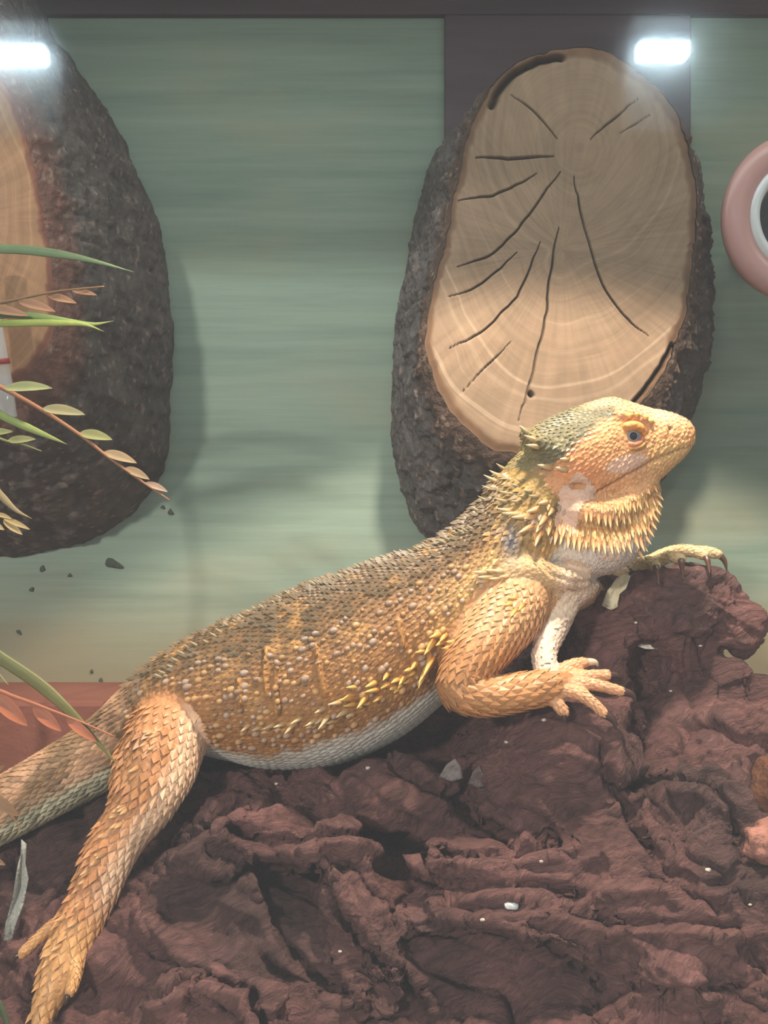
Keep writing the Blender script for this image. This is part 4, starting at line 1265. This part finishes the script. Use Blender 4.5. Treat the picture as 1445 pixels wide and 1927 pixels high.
for (x, y) in [(1198, 780), (1215, 785), (1225, 792), (1183, 782)]:
    hp = BBVH.ray_cast(o, (Vector(P(x, y, 0)) - o).normalized())[0]
    V, F = sphere(np.array(hp), .11, 10, 8)
    mk('brow_scale', V, F, M_scale, dragon, color=np.tile(rgb(250, 206, 110), (len(V), 1)))

# --- loose shed skin on ear, beard, arm
def patch(name, outline, off, colr, target=BBVH, parent=dragon, seed=0, wave=.03, ymax=4, label=None, hole=None, cat=None, step=3.0):
    """thin sheet lying on the surface inside an outline; built from points on the surface itself"""
    o = Vector((0, -CAMD, CAMZ))
    pts = np.array(outline, float)
    x0, y0 = pts.min(0); x1, y1 = pts.max(0)
    nx, ny = int((x1 - x0) / step) + 2, int((y1 - y0) / step) + 2
    def inside(x, y):
        c = False; j = len(pts) - 1
        for i in range(len(pts)):
            if (pts[i, 1] > y) != (pts[j, 1] > y) and x < (pts[j, 0] - pts[i, 0]) * (y - pts[i, 1]) / (pts[j, 1] - pts[i, 1]) + pts[i, 0]:
                c = not c
            j = i
        return c
    idx = {}; V = []
    for i in range(nx):
        for j in range(ny):
            x, y = x0 + i * step, y0 + j * step
            jx = 2.5 * math.sin(x * .7 + y * .4 + seed)
            if not inside(x + jx, y + jx * .5) or (hole and math.hypot((x - hole[0]) / hole[2], (y - hole[1]) / hole[3]) < 1):
                continue
            h = target.ray_cast(o, (Vector(P(x, y, 0)) - o).normalized())
            if h[0] is None or h[0].y > ymax:
                continue
            p = np.array(h[0]) + np.array(h[1]) * (off + wave * math.sin(x * .35 + seed) * math.cos(y * .31))
            idx[(i, j)] = len(V); V.append(p)
    F = [(idx[(i, j)], idx[(i + 1, j)], idx[(i + 1, j + 1)], idx[(i, j + 1)]) for (i, j) in idx if (i + 1, j) in idx and (i, j + 1) in idx and (i + 1, j + 1) in idx]
    V = np.array(V)
    n = len(V)
    V2 = np.vstack([V, V + np.array([0, .025, 0])])
    F2 = F + [tuple(k + n for k in f[::-1]) for f in F]
    ob = mk(name, V2, F2, M_shed, parent, color=np.tile(colr, (2 * n, 1)) * (1 + .12 * vnoise(V2 * 3, 5))[:, None])
    if label: ob['label'] = label
    if cat: ob['category'] = cat
    return ob
patch('shed_skin', [(1072, 892), (1092, 886), (1108, 900), (1124, 920), (1122, 942), (1100, 945), (1092, 965), (1090, 985), (1088, 1010), (1078, 1012), (1068, 1000), (1055, 1005), (1044, 1002), (1040, 975), (1048, 955), (1050, 920), (1064, 910)], .03, rgb(228, 188, 164), seed=1, wave=.012, label='pale pink shed skin flaking round the ear', hole=(1086, 915, 15, 7))
patch('shed_skin', [(1060, 1105), (1085, 1110), (1090, 1140), (1082, 1172), (1060, 1170), (1045, 1190), (1040, 1250), (1015, 1255), (1020, 1200), (1035, 1150)], .04, rgb(236, 210, 184), seed=2, label='pale shed skin on the inner arm')
patch('shed_skin', [(1120, 1030), (1150, 1020), (1180, 1015), (1185, 1035), (1160, 1055), (1125, 1055)], .04, rgb(232, 204, 184), seed=3, label='pale shed skin below the beard')

# ------------------------------------------------------------------ leafy plant at the left
M_leaf = tint_mat('plant_leaf', rough=.5, bump=.25, bscale=220, vary=.2)
def bez(p, q, sag=0.0, n=14):
    t = np.linspace(0, 1, n)[:, None]
    return p * (1 - t) + q * t + np.array([0, 0, 1.0]) * (sag * 4 * t * (1 - t))

def leaf_mesh(p, q, width, colr, fold=.25, thick=.03, up=(0, -1, .3), edge=None):
    """pointed oval leaf from p to q with a folded midrib"""
    L = np.linalg.norm(q - p); ax = (q - p) / L
    up = np.array(up, float); up -= ax * (up @ ax); up /= np.linalg.norm(up)
    sd = np.cross(up, ax)
    m = 13; V = []; C = []
    for layer in (0, 1):
        for i in range(m):
            t = i / (m - 1)
            w = width * .5 * (math.sin(math.pi * t ** .8) ** .75 if 0 < t < 1 else 0) + .004
            c = p + ax * L * t + up * (.06 * L * math.sin(math.pi * t)) - up * thick * layer
            for s in (-1, -.5, 0, .5, 1):
                V.append(c + sd * w * s - up * fold * w * (1 - abs(s)) * 1.0)
                C.append(np.array(colr) * (1.0 + .25 * (abs(s) > .9) - .15 * (s == 0)))
    F = []
    for layer in (0, 1):
        o = layer * m * 5
        for i in range(m - 1):
            for k in range(4):
                a = o + i * 5 + k
                f = (a, a + 1, a + 6, a + 5)
                F.append(f if layer else f[::-1])
    return np.array(V), F, np.clip(np.array(C), 0, 1)

def blade_mesh(pts, w, thick=.04):
    """grass blade through (px,py,y)"""
    q = catmull(np.array([P(*p) for p in pts]), 8)
    n = len(q); t = np.linspace(0, 1, n)
    ww = np.maximum(w * np.minimum(1, (1 - t) * 2.2 + .02), .015)
    return tube(q, ww * .5, np.maximum(ww * .14, thick * .4), 8, round_ends=False)

def twig(parent, pts, r0, r1, colr, name='stem'):
    pts = [(p[0] - (130 if p[2] < -5 else 70) if p[0] < -100 else p[0], p[1], p[2]) for p in pts]
    q = catmull(np.array([P(*p) for p in pts]), 8)
    V, F = tube(q, np.linspace(r0, r1, len(q)), None, 8, round_ends=False)
    return mk(name, V, F, M_leaf, parent, color=np.tile(colr, (len(V), 1)))

def leaf(parent, a, b, wpx, colr, up=(0, -1, .3), fold=.25):
    p, q = P(*a), P(*b)
    V, F, C = leaf_mesh(p, q, R(wpx, a[2]), colr, fold=fold, up=up)
    return mk('leaf', V, F, M_leaf, parent, color=C * .82, fix=True)

def blade(parent, pts, wpx, colr):
    pts = [(p[0] - (130 if p[2] < -5 else 70) if p[0] < -100 else p[0], p[1], p[2]) for p in pts]
    V, F = blade_mesh(pts, R(wpx, pts[0][2]))
    t = np.linspace(0, 1, len(V))[:, None]
    col = np.array(colr[0]) * (1 - t) + np.array(colr[1]) * t
    return mk('blade', V, F, M_leaf, parent, color=col * .85)

G1, G2 = rgb(96, 132, 84), rgb(160, 178, 84)
plant = thing('leafy_plant', [P(-200, 900, 3)[0], 3.0, 0], 'plant with green blades and brown seeded twigs before the large log slice', 'plant')
twig(plant, [(-130, 963.5 + CAMZ * FPX / 43, 3), (-140, 1200, 3), (-120, 900, 3), (-130, 620, 3.5), (-120, 470, 3.5)], .32, .15, rgb(110, 84, 60))
blade(plant, [(-125, 520, 3.4), (-50, 475, 3), (20, 469, 2.6), (110, 478, 2.3), (180, 492, 2), (252, 512, 1.8)], 17, (rgb(104, 138, 88), rgb(128, 148, 104)))
twig(plant, [(-128, 640, 3.5), (-40, 582, 3), (40, 562, 2.8), (110, 548, 2.6), (196, 539, 2.4)], .1, .03, rgb(140, 106, 72))
for (a, b, wd) in [((-28, 578), (54, 594), 19), ((34, 566), (104, 586), 18), ((90, 556), (144, 570), 15), ((135, 546), (182, 555), 12)]:
    leaf(plant, (*a, 2.8), (*b, 2.4), wd, rgb(172, 126, 92))
blade(plant, [(-126, 655, 3.4), (-40, 615, 3), (40, 608, 2.6), (110, 608, 2.4), (160, 611, 2.2), (196, 624, 2.1)], 13, (rgb(150, 172, 70), rgb(170, 180, 96)))
blade(plant, [(-126, 640, 3.6), (-20, 596, 3.1), (60, 595, 2.8), (130, 606, 2.5), (175, 610, 2.3), (214, 604, 2.2)], 14, (rgb(96, 140, 78), rgb(168, 180, 104)))
twig(plant, [(-122, 700, 3.2), (-40, 712, 2.6), (10, 733, 2.3), (80, 772, 2.1), (150, 818, 1.9), (210, 865, 1.8), (270, 908, 1.7), (320, 942, 1.6)], .13, .03, rgb(150, 102, 70))
for (a, b, wd, c) in [((8, 730), (98, 730), 22, rgb(150, 154, 104)), ((80, 768), (160, 780), 22, rgb(158, 148, 108)), ((150, 814), (211, 827), 21, rgb(152, 150, 98)), ((196, 850), (257, 871), 19, rgb(172, 146, 112)), ((236, 880), (281, 902), 16, rgb(164, 138, 104)), ((274, 908), (315, 925), 13, rgb(176, 146, 126))]:
    leaf(plant, (*a, 2.0), (*b, 1.4), wd, c, up=(0, -1, .5))
blade(plant, [(-122, 740, 3), (-40, 760, 2.4), (10, 786, 2.0), (60, 808, 1.8), (100, 825, 1.6), (126, 836, 1.5)], 15, (rgb(128, 152, 72), rgb(160, 168, 96)))
twig(plant, [(-122, 790, 3), (-40, 812, 2.2), (10, 829, 1.9), (45, 837, 1.8), (78, 849, 1.7)], .08, .02, rgb(130, 134, 80))
leaf(plant, (-36, 815, 2.0), (24, 812, 1.7), 16, rgb(140, 144, 84)); leaf(plant, (14, 829, 1.9), (67, 826, 1.6), 15, rgb(150, 150, 96))
blade(plant, [(-122, 850, 3), (-40, 890, 2.2), (0, 931, 1.9), (30, 960, 1.7), (60, 976, 1.6)], 14, (rgb(140, 122, 84), rgb(170, 150, 110)))
twig(plant, [(-124, 900, 3), (-60, 940, 2.2), (-20, 968, 1.9), (8, 974, 1.8), (30, 984, 1.7)], .07, .03, rgb(160, 136, 88))
for (a, b, wd) in [((6, 974), (56, 996), 10), ((6, 978), (42, 1006), 13), ((-30, 975), (8, 997), 14), ((-6, 966), (22, 976), 8)]:
    leaf(plant, (*a, 1.8), (*b, 1.5), wd, rgb(190, 164, 112))
plant2 = thing('leafy_plant', [P(-280, 1400, -6)[0], -6.0, 0], 'twig with orange brown leaves and a long green blade crossing the tail', 'plant')
twig(plant2, [(-150, 963.5 + CAMZ * FPX / 34, -6), (-160, 1700, -6), (-130, 1400, -6), (-120, 1150, -6)], .25, .12, rgb(110, 84, 60))
blade(plant2, [(-122, 1170, -6), (-60, 1200, -6.2), (0, 1238, -6.2), (70, 1285, -6.2), (130, 1338, -6.2), (185, 1398, -6.1), (226, 1444, -6)], 24, (rgb(104, 112, 66), rgb(150, 140, 84)))
twig(plant2, [(-128, 1270, -6), (-40, 1292, -6.2), (30, 1312, -6.3), (100, 1338, -6.3), (160, 1362, -6.2), (215, 1386, -6.1)], .09, .025, rgb(176, 110, 80))
for (a, b, wd) in [((-70, 1290), (-12, 1352), 28), ((-12, 1304), (52, 1366), 30), ((62, 1328), (116, 1376), 24), ((124, 1350), (182, 1396), 18)]:
    leaf(plant2, (*a, -6.2), (*b, -6.4), wd, rgb(192, 112, 78))
blade(plant2, [(-128, 1210, -6), (-50, 1240, -5.6), (-10, 1262, -5.5), (16, 1289, -5.4)], 8, (rgb(150, 140, 90), rgb(190, 180, 130)))
twig(plant2, [(-135, 1440, -6), (-60, 1480, -6), (10, 1525, -6), (40, 1560, -6)], .05, .02, rgb(150, 110, 76))
for (a, b, wd) in [((-30, 1490), (38, 1536), 22), ((-40, 1600), (10, 1628), 16), ((-20, 1462), (10, 1440), 10)]:
    leaf(plant2, (*a, -6), (*b, -6.2), wd, rgb(168, 124, 84))
blade(plant2, [(-150, 1800, -6.5), (-60, 1840, -7), (-10, 1880, -7.4), (14, 1930, -7.6), (24, 1985, -7.8)], 16, (rgb(90, 104, 66), rgb(70, 80, 54)))

# ------------------------------------------------------------------ other things in the vivarium
# clear tube with a red band, leaning on the large log slice
M_tube, nt, b = nodes_mat('clear_plastic')
b.inputs['Base Color'].default_value = (.92, .94, .95, 1); b.inputs['Roughness'].default_value = .12
b.inputs['Alpha'].default_value = .45; b.inputs['Specular IOR Level'].default_value = .9
tb = thing('plastic_tube', P(0, 785, 9.2), 'clear plastic tube with a thin red band leaning on the large log slice', 'tube')
q = np.array([P(12, 786, 9.6), P(4, 730, 9.4), P(-8, 660, 9.2), P(-24, 570, 9.0), P(-40, 480, 8.8)])
V, F = tube(q, .52, None, 20, round_ends=False); mk('tube_wall', V, F, M_tube, tb)
q2 = np.array([P(-3.0, 672 + 14, 9.28), P(-4.6, 672 + 4, 9.24)]); V, F = tube(q2, .56, None, 20, round_ends=False); mk('band', V, F, plain('red_band', rgb(190, 70, 60), .4), tb)

# round pink dish fixed at the wall on the right
dish = thing('wall_dish', P(1500, 560, 16), 'round pink dish with a white inner rim at the wall', 'dish')
cx, cz = P(1508, 405, 13)[0], P(1508, 405, 13)[2]
sx = P(1508, 405, 13)[0] - P(1363, 405, 13)[0]; sz = P(0, 252, 13)[2] - P(0, 405, 13)[2]
def lathe(profile, mat, name, n=64, colr=None):
    V = []
    for (r, y) in profile:
        for k in range(n):
            a = 2 * math.pi * k / n
            V.append((cx + r * sx * math.cos(a), y, cz + r * sz * 1.05 * math.sin(a)))
    return mk(name, np.array(V), ring_faces(len(profile), n, cap=False), mat, dish, fix=True)
M_pink = noise_mat('pink_glaze', tuple(rgb(186, 138, 132)), tuple(rgb(206, 160, 152)), 12, rough=.3, bump=.05, spec=.5)
lathe([(.16, WY - .02), (.17, 18.5), (.42, 17.6), (.80, 15.2), (.97, 14), (.995, 13.4), (.97, 13.05), (.80, 12.9), (.66, 13.1), (.62, 13.4)], M_pink, 'rim')
lathe([(.66, 13.15), (.61, 12.9), (.54, 13.0), (.50, 13.6)], noise_mat('white_glaze', tuple(rgb(206, 206, 208)), tuple(rgb(232, 232, 232)), 12, rough=.25, bump=.03, spec=.6), 'inner_rim')
lathe([(.53, 13.3), (.48, 14.5), (.40, 16.5), (.20, 17.6), (.01, 18)], noise_mat('grey_glaze', tuple(rgb(120, 120, 124)), tuple(rgb(150, 150, 152)), 12, rough=.4, bump=.03), 'bowl')

# flat red slab behind the tail
a = P(-260, 1300, 14); c = P(226, 1300, 14)
V, F = box(a[0], c[0], 11.0, 17.0, 0, a[2], .25)
tag(mk('terracotta_block', V, F, noise_mat('terracotta', tuple(rgb(122, 72, 58)), tuple(rgb(150, 94, 78)), 14, rough=.75, bump=.2, bscale=160), smooth_sh=False), 'flat red terracotta block standing behind the tail', 'block')

# rough orange stone in the notch at the right
def rock(px, py, y, rx, ry, rz, seed, colr, name, label, cat, mat=None, flat=0):
    bm = bmesh.new(); bmesh.ops.create_icosphere(bm, subdivisions=4, radius=1)
    V = np.array([v.co[:] for v in bm.verts]); F = [tuple(v.index for v in f.verts) for f in bm.faces]; bm.free()
    V = np.sign(V) * np.abs(V) ** .75
    d = 1 + .30 * fbm(V * 1.3 + seed, 3, seed) + .16 * ridged(V * 2.5 + seed, 3, seed + 1)
    V = V * d[:, None] * np.array([rx, ry, rz]) + P(px, py, y)
    n = fbm(V * 1.2, 3, seed)[:, None]
    ob = mk(name, V, F, mat or M_face, color=np.clip(np.array(colr) * (1 + .35 * n), 0, 1))
    return tag(ob, label, cat)
rock(1472, 1580, -6.2, 1.15, .8, .62, 51, rgb(160, 112, 98), 'stone', 'rough orange stone lodged in the notch of the driftwood', 'stone', M_bark)
rock(1468, 1490, -4.6, .85, .7, 1.2, 57, rgb(104, 68, 50), 'wood_chunk', 'brown wood chunk above the orange stone', 'wood', M_bark)

# crumbs and flakes
def wood_hit(px, py):
    o = Vector((0, -CAMD, CAMZ)); h = WBVH.ray_cast(o, (Vector(P(px, py, 0)) - o).normalized())
    return np.array(h[0]), np.array(h[1])
def flake(outline, lift, colr, name, label, cat, mat=M_shed, thick=.05, seed=1, curl=.15):
    """small curled sheet standing on the driftwood at the outline's foot"""
    o = np.array(outline, float); c = o.mean(0)
    base, n = wood_hit(*o[np.argmax(o[:, 1])])
    y = base[1] - lift
    m = len(o)
    R0 = [P(*p, y) for p in o]; cc = P(*c, y)
    V, F = [], []
    ts = (1.0, .66, .33)
    for s in (0, 1):
        for t in ts:
            for p in R0:
                q = cc + (p - cc) * t
                V.append(q + np.array([0, (curl * (1 - t) + .06 * math.sin(9 * q[0] + seed)) + thick * s, 0]))
        V.append(cc + np.array([0, curl + thick * s, 0]))
    per = 3 * m + 1
    for s in (0, 1):
        b0 = s * per
        for k in range(2):
            for i in range(m):
                F.append((b0 + k * m + i, b0 + k * m + (i + 1) % m, b0 + (k + 1) * m + (i + 1) % m, b0 + (k + 1) * m + i))
        for i in range(m):
            F.append((b0 + 2 * m + i, b0 + 2 * m + (i + 1) % m, b0 + 3 * m))
    for i in range(m):
        F.append((i, (i + 1) % m, per + (i + 1) % m, per + i))
    V = np.array(V)
    ob = mk(name, V, F, mat, color=np.tile(colr, (len(V), 1)) * (1 + .15 * vnoise(V * 4, seed))[:, None], fix=True)
    return tag(ob, label, cat)
flake([(1200, 1217), (1208, 1203), (1222, 1197), (1228, 1207), (1250, 1221), (1228, 1222), (1215, 1221)], .25, rgb(236, 226, 206), 'shed_skin_flake', 'white flake of shed skin on the knob under the raised hand', 'shed skin', seed=3)
flake([(1132, 1140), (1143, 1112), (1160, 1088), (1178, 1078), (1186, 1084), (1178, 1108), (1166, 1118), (1162, 1142), (1150, 1148)], .2, rgb(226, 210, 176), 'shed_skin_flake', 'netted strip of shed skin hanging below the raised hand', 'shed skin', seed=4, curl=.25)
flake([(826, 1462), (840, 1440), (856, 1427), (868, 1445), (872, 1466), (850, 1470)], .25, rgb(128, 116, 112), 'bark_flake', 'grey triangular flake standing in the hollow beside the belly', 'bark')
flake([(880, 1476), (890, 1452), (902, 1440), (912, 1462), (922, 1478), (900, 1482)], .25, rgb(104, 88, 84), 'bark_flake', 'dark brown flake beside the grey triangular flake', 'bark', seed=6)
flake([(40, 1580), (48, 1590), (46, 1625), (52, 1655), (44, 1700), (30, 1740), (22, 1770), (6, 1770), (10, 1735), (24, 1690), (32, 1640), (38, 1610)], .35, rgb(172, 172, 164), 'shed_skin_flake', 'ragged whitish strip of shed skin hanging below the tail', 'shed skin', seed=8, curl=.3)
def crumb(px, py, r, colr, label, seed, name='crumb'):
    p, n = wood_hit(px, py)
    bm = bmesh.new(); bmesh.ops.create_icosphere(bm, subdivisions=2, radius=1)
    V = np.array([v.co[:] for v in bm.verts]); F = [tuple(v.index for v in f.verts) for f in bm.faces]; bm.free()
    V = V * (1 + .35 * vnoise(V * 1.6 + seed, seed))[:, None] * np.array([r * 1.3, r, r * .8]) + p + n * r * .3
    ob = mk(name, V, F, M_shed, color=np.tile(colr, (len(V), 1)))
    tag(ob, label, 'crumb')
    return ob
crumb(962, 1702, .17, rgb(220, 222, 222), 'small white crumb in the crease at the middle of the driftwood', 1)
for k, (x, y, r, t) in enumerate([(692, 1446, .07, 'tiny pale speck on the driftwood just below the belly'), (1024, 1355, .07, 'tiny pale speck on the driftwood under the wrist of the near hand'),
                                  (908, 1731, .06, 'tiny pale speck on the driftwood close to the larger white crumb'), (954, 1398, .07, 'tiny pale speck on the driftwood below the near forearm'),
                                  (1332, 1638, .07, 'tiny pale speck on the driftwood below the orange stone'), (1195, 1172, .06, 'tiny pale speck on the knob above the white shed skin flake'),
                                  (1318, 1215, .06, 'tiny pale speck on the knob away from the shed skin'), (520, 1475, .06, 'tiny pale speck on the driftwood beside the hind leg and belly'), (1262, 1300, .05, 'tiny pale speck on the driftwood under the white shed skin flake')]
                                 + [(x_, y_, r_, 'tiny pale speck on the bare front of the driftwood') for x_, y_, r_ in ((1412, 1702, .05), (640, 1790, .05), (1018, 1620, .06))]):
    crumb(x, y, r, rgb(214, 200, 186), t, k + 5)['group'] = 'pale specks on the driftwood'
# dark smudges of dirt stuck to the back wall
def smear(px, py, l, w_, ang, colr, label, k):
    c = P(px, py, WY - .03)
    bm = bmesh.new(); bmesh.ops.create_icosphere(bm, subdivisions=3, radius=1)
    V = np.array([v.co[:] for v in bm.verts]); F = [tuple(v.index for v in f.verts) for f in bm.faces]; bm.free()
    V = V * (1 + .35 * vnoise(V * 1.4 + k, k))[:, None]
    V[:, 2] *= np.clip(1 - .5 * V[:, 0], .3, 1.5)
    V = V * np.array([l, .07, w_])
    a = math.radians(ang)
    V = np.c_[V[:, 0] * math.cos(a) - V[:, 2] * math.sin(a), V[:, 1], V[:, 0] * math.sin(a) + V[:, 2] * math.cos(a)] + c
    return tag(mk('dirt_speck', V, F, M_shed, color=np.tile(colr, (len(V), 1))), label, 'dirt')
smear(217, 1063, .55, .22, -22, rgb(66, 72, 58), 'largest dark dirt smear on the green wall below the large log slice', 1)
for k, (x, y, l, w_) in enumerate([(80, 1070, .16, .22), (132, 1083, .14, .12), (322, 965, .2, .14), (307, 955, .15, .1), (36, 1190, .2, .1), (60, 1110, .12, .14), (190, 1282, .2, .1), (173, 1264, .12, .08)]):
    smear(x, y, l, w_, -20 - 7 * k, rgb(78, 80, 62), 'small dark dirt speck stuck to the lower green wall', k + 2)['group'] = 'dirt specks on the green wall'

# ------------------------------------------------------------------ light fittings
M_led = emit_mat('led_white', (.66, .87, 1.0), 90)
M_fit = plain('lamp_housing', rgb(200, 200, 200), .4)
M_white = plain('white_laminate', rgb(225, 222, 216), .5)
def mirror(px, py, d):
    """point in the room behind the camera whose mirror image in the pane lies towards px,py"""
    return np.array([(px - 722.5) / FPX * d, -d, CAMZ + (963.5 - py) / FPX * d])
for (x0, x1, y0, label) in [(-110, 84, 100, 'long glowing white LED lamp with added white boards in the room'), (1202, 1296, 93, 'short glowing white LED lamp with added white boards in the room')]:
    d = 200
    a, b = mirror(x0, y0, d), mirror(x1, y0, d)
    t = thing('led_strip', ((a[0] + b[0]) / 2, -d - 2, a[2]), label, 'lamp')
    mk('housing', *box(a[0] - .4, b[0] + .4, -d - 3, -d - 1.2, a[2] + 1.2, a[2] + 4.3, .2), M_fit, t, smooth_sh=False)
    mk('added_top_board', *box(a[0] - 12 if a[0] < 0 else a[0] - 1.5, b[0] + 2 if a[0] < 0 else b[0] + 40, -d - 26, -d + 4, a[2] + 4.2, a[2] + 6.2, .2), M_white, t, smooth_sh=False)  # unseen white boards, added to give a pale reflection round the lamps
    mk('added_back_board', *box(a[0] - 12 if a[0] < 0 else a[0] - 1.5, b[0] + 2 if a[0] < 0 else b[0] + 40, -d - 9, -d - 5, a[2] - 15, a[2] + 4.2, .2), M_white, t, smooth_sh=False)
    mk('diffuser', *box(a[0], b[0], -d - 3, -d, a[2] - 1.4, a[2] + 1.4, .3), M_led, t, smooth_sh=False)
# basking lamp dome under the roof
t = thing('basking_lamp', (8, -7, 54), 'white dome basking lamp under the vivarium roof', 'lamp')
V = []
prof = [(5.2, 47.2), (5.0, 48.6), (4.2, 50.6), (2.6, 52.6), (1.6, 54.0)]
for (r, z) in prof + [(p[0] - .25, p[1]) for p in prof[::-1]]:
    for k in range(32):
        V.append((8 + r * math.cos(k * math.pi / 16), -7 + r * math.sin(k * math.pi / 16), z))
mk('shade', np.array(V), ring_faces(10, 32, cap=False), M_fit, t, fix=True)
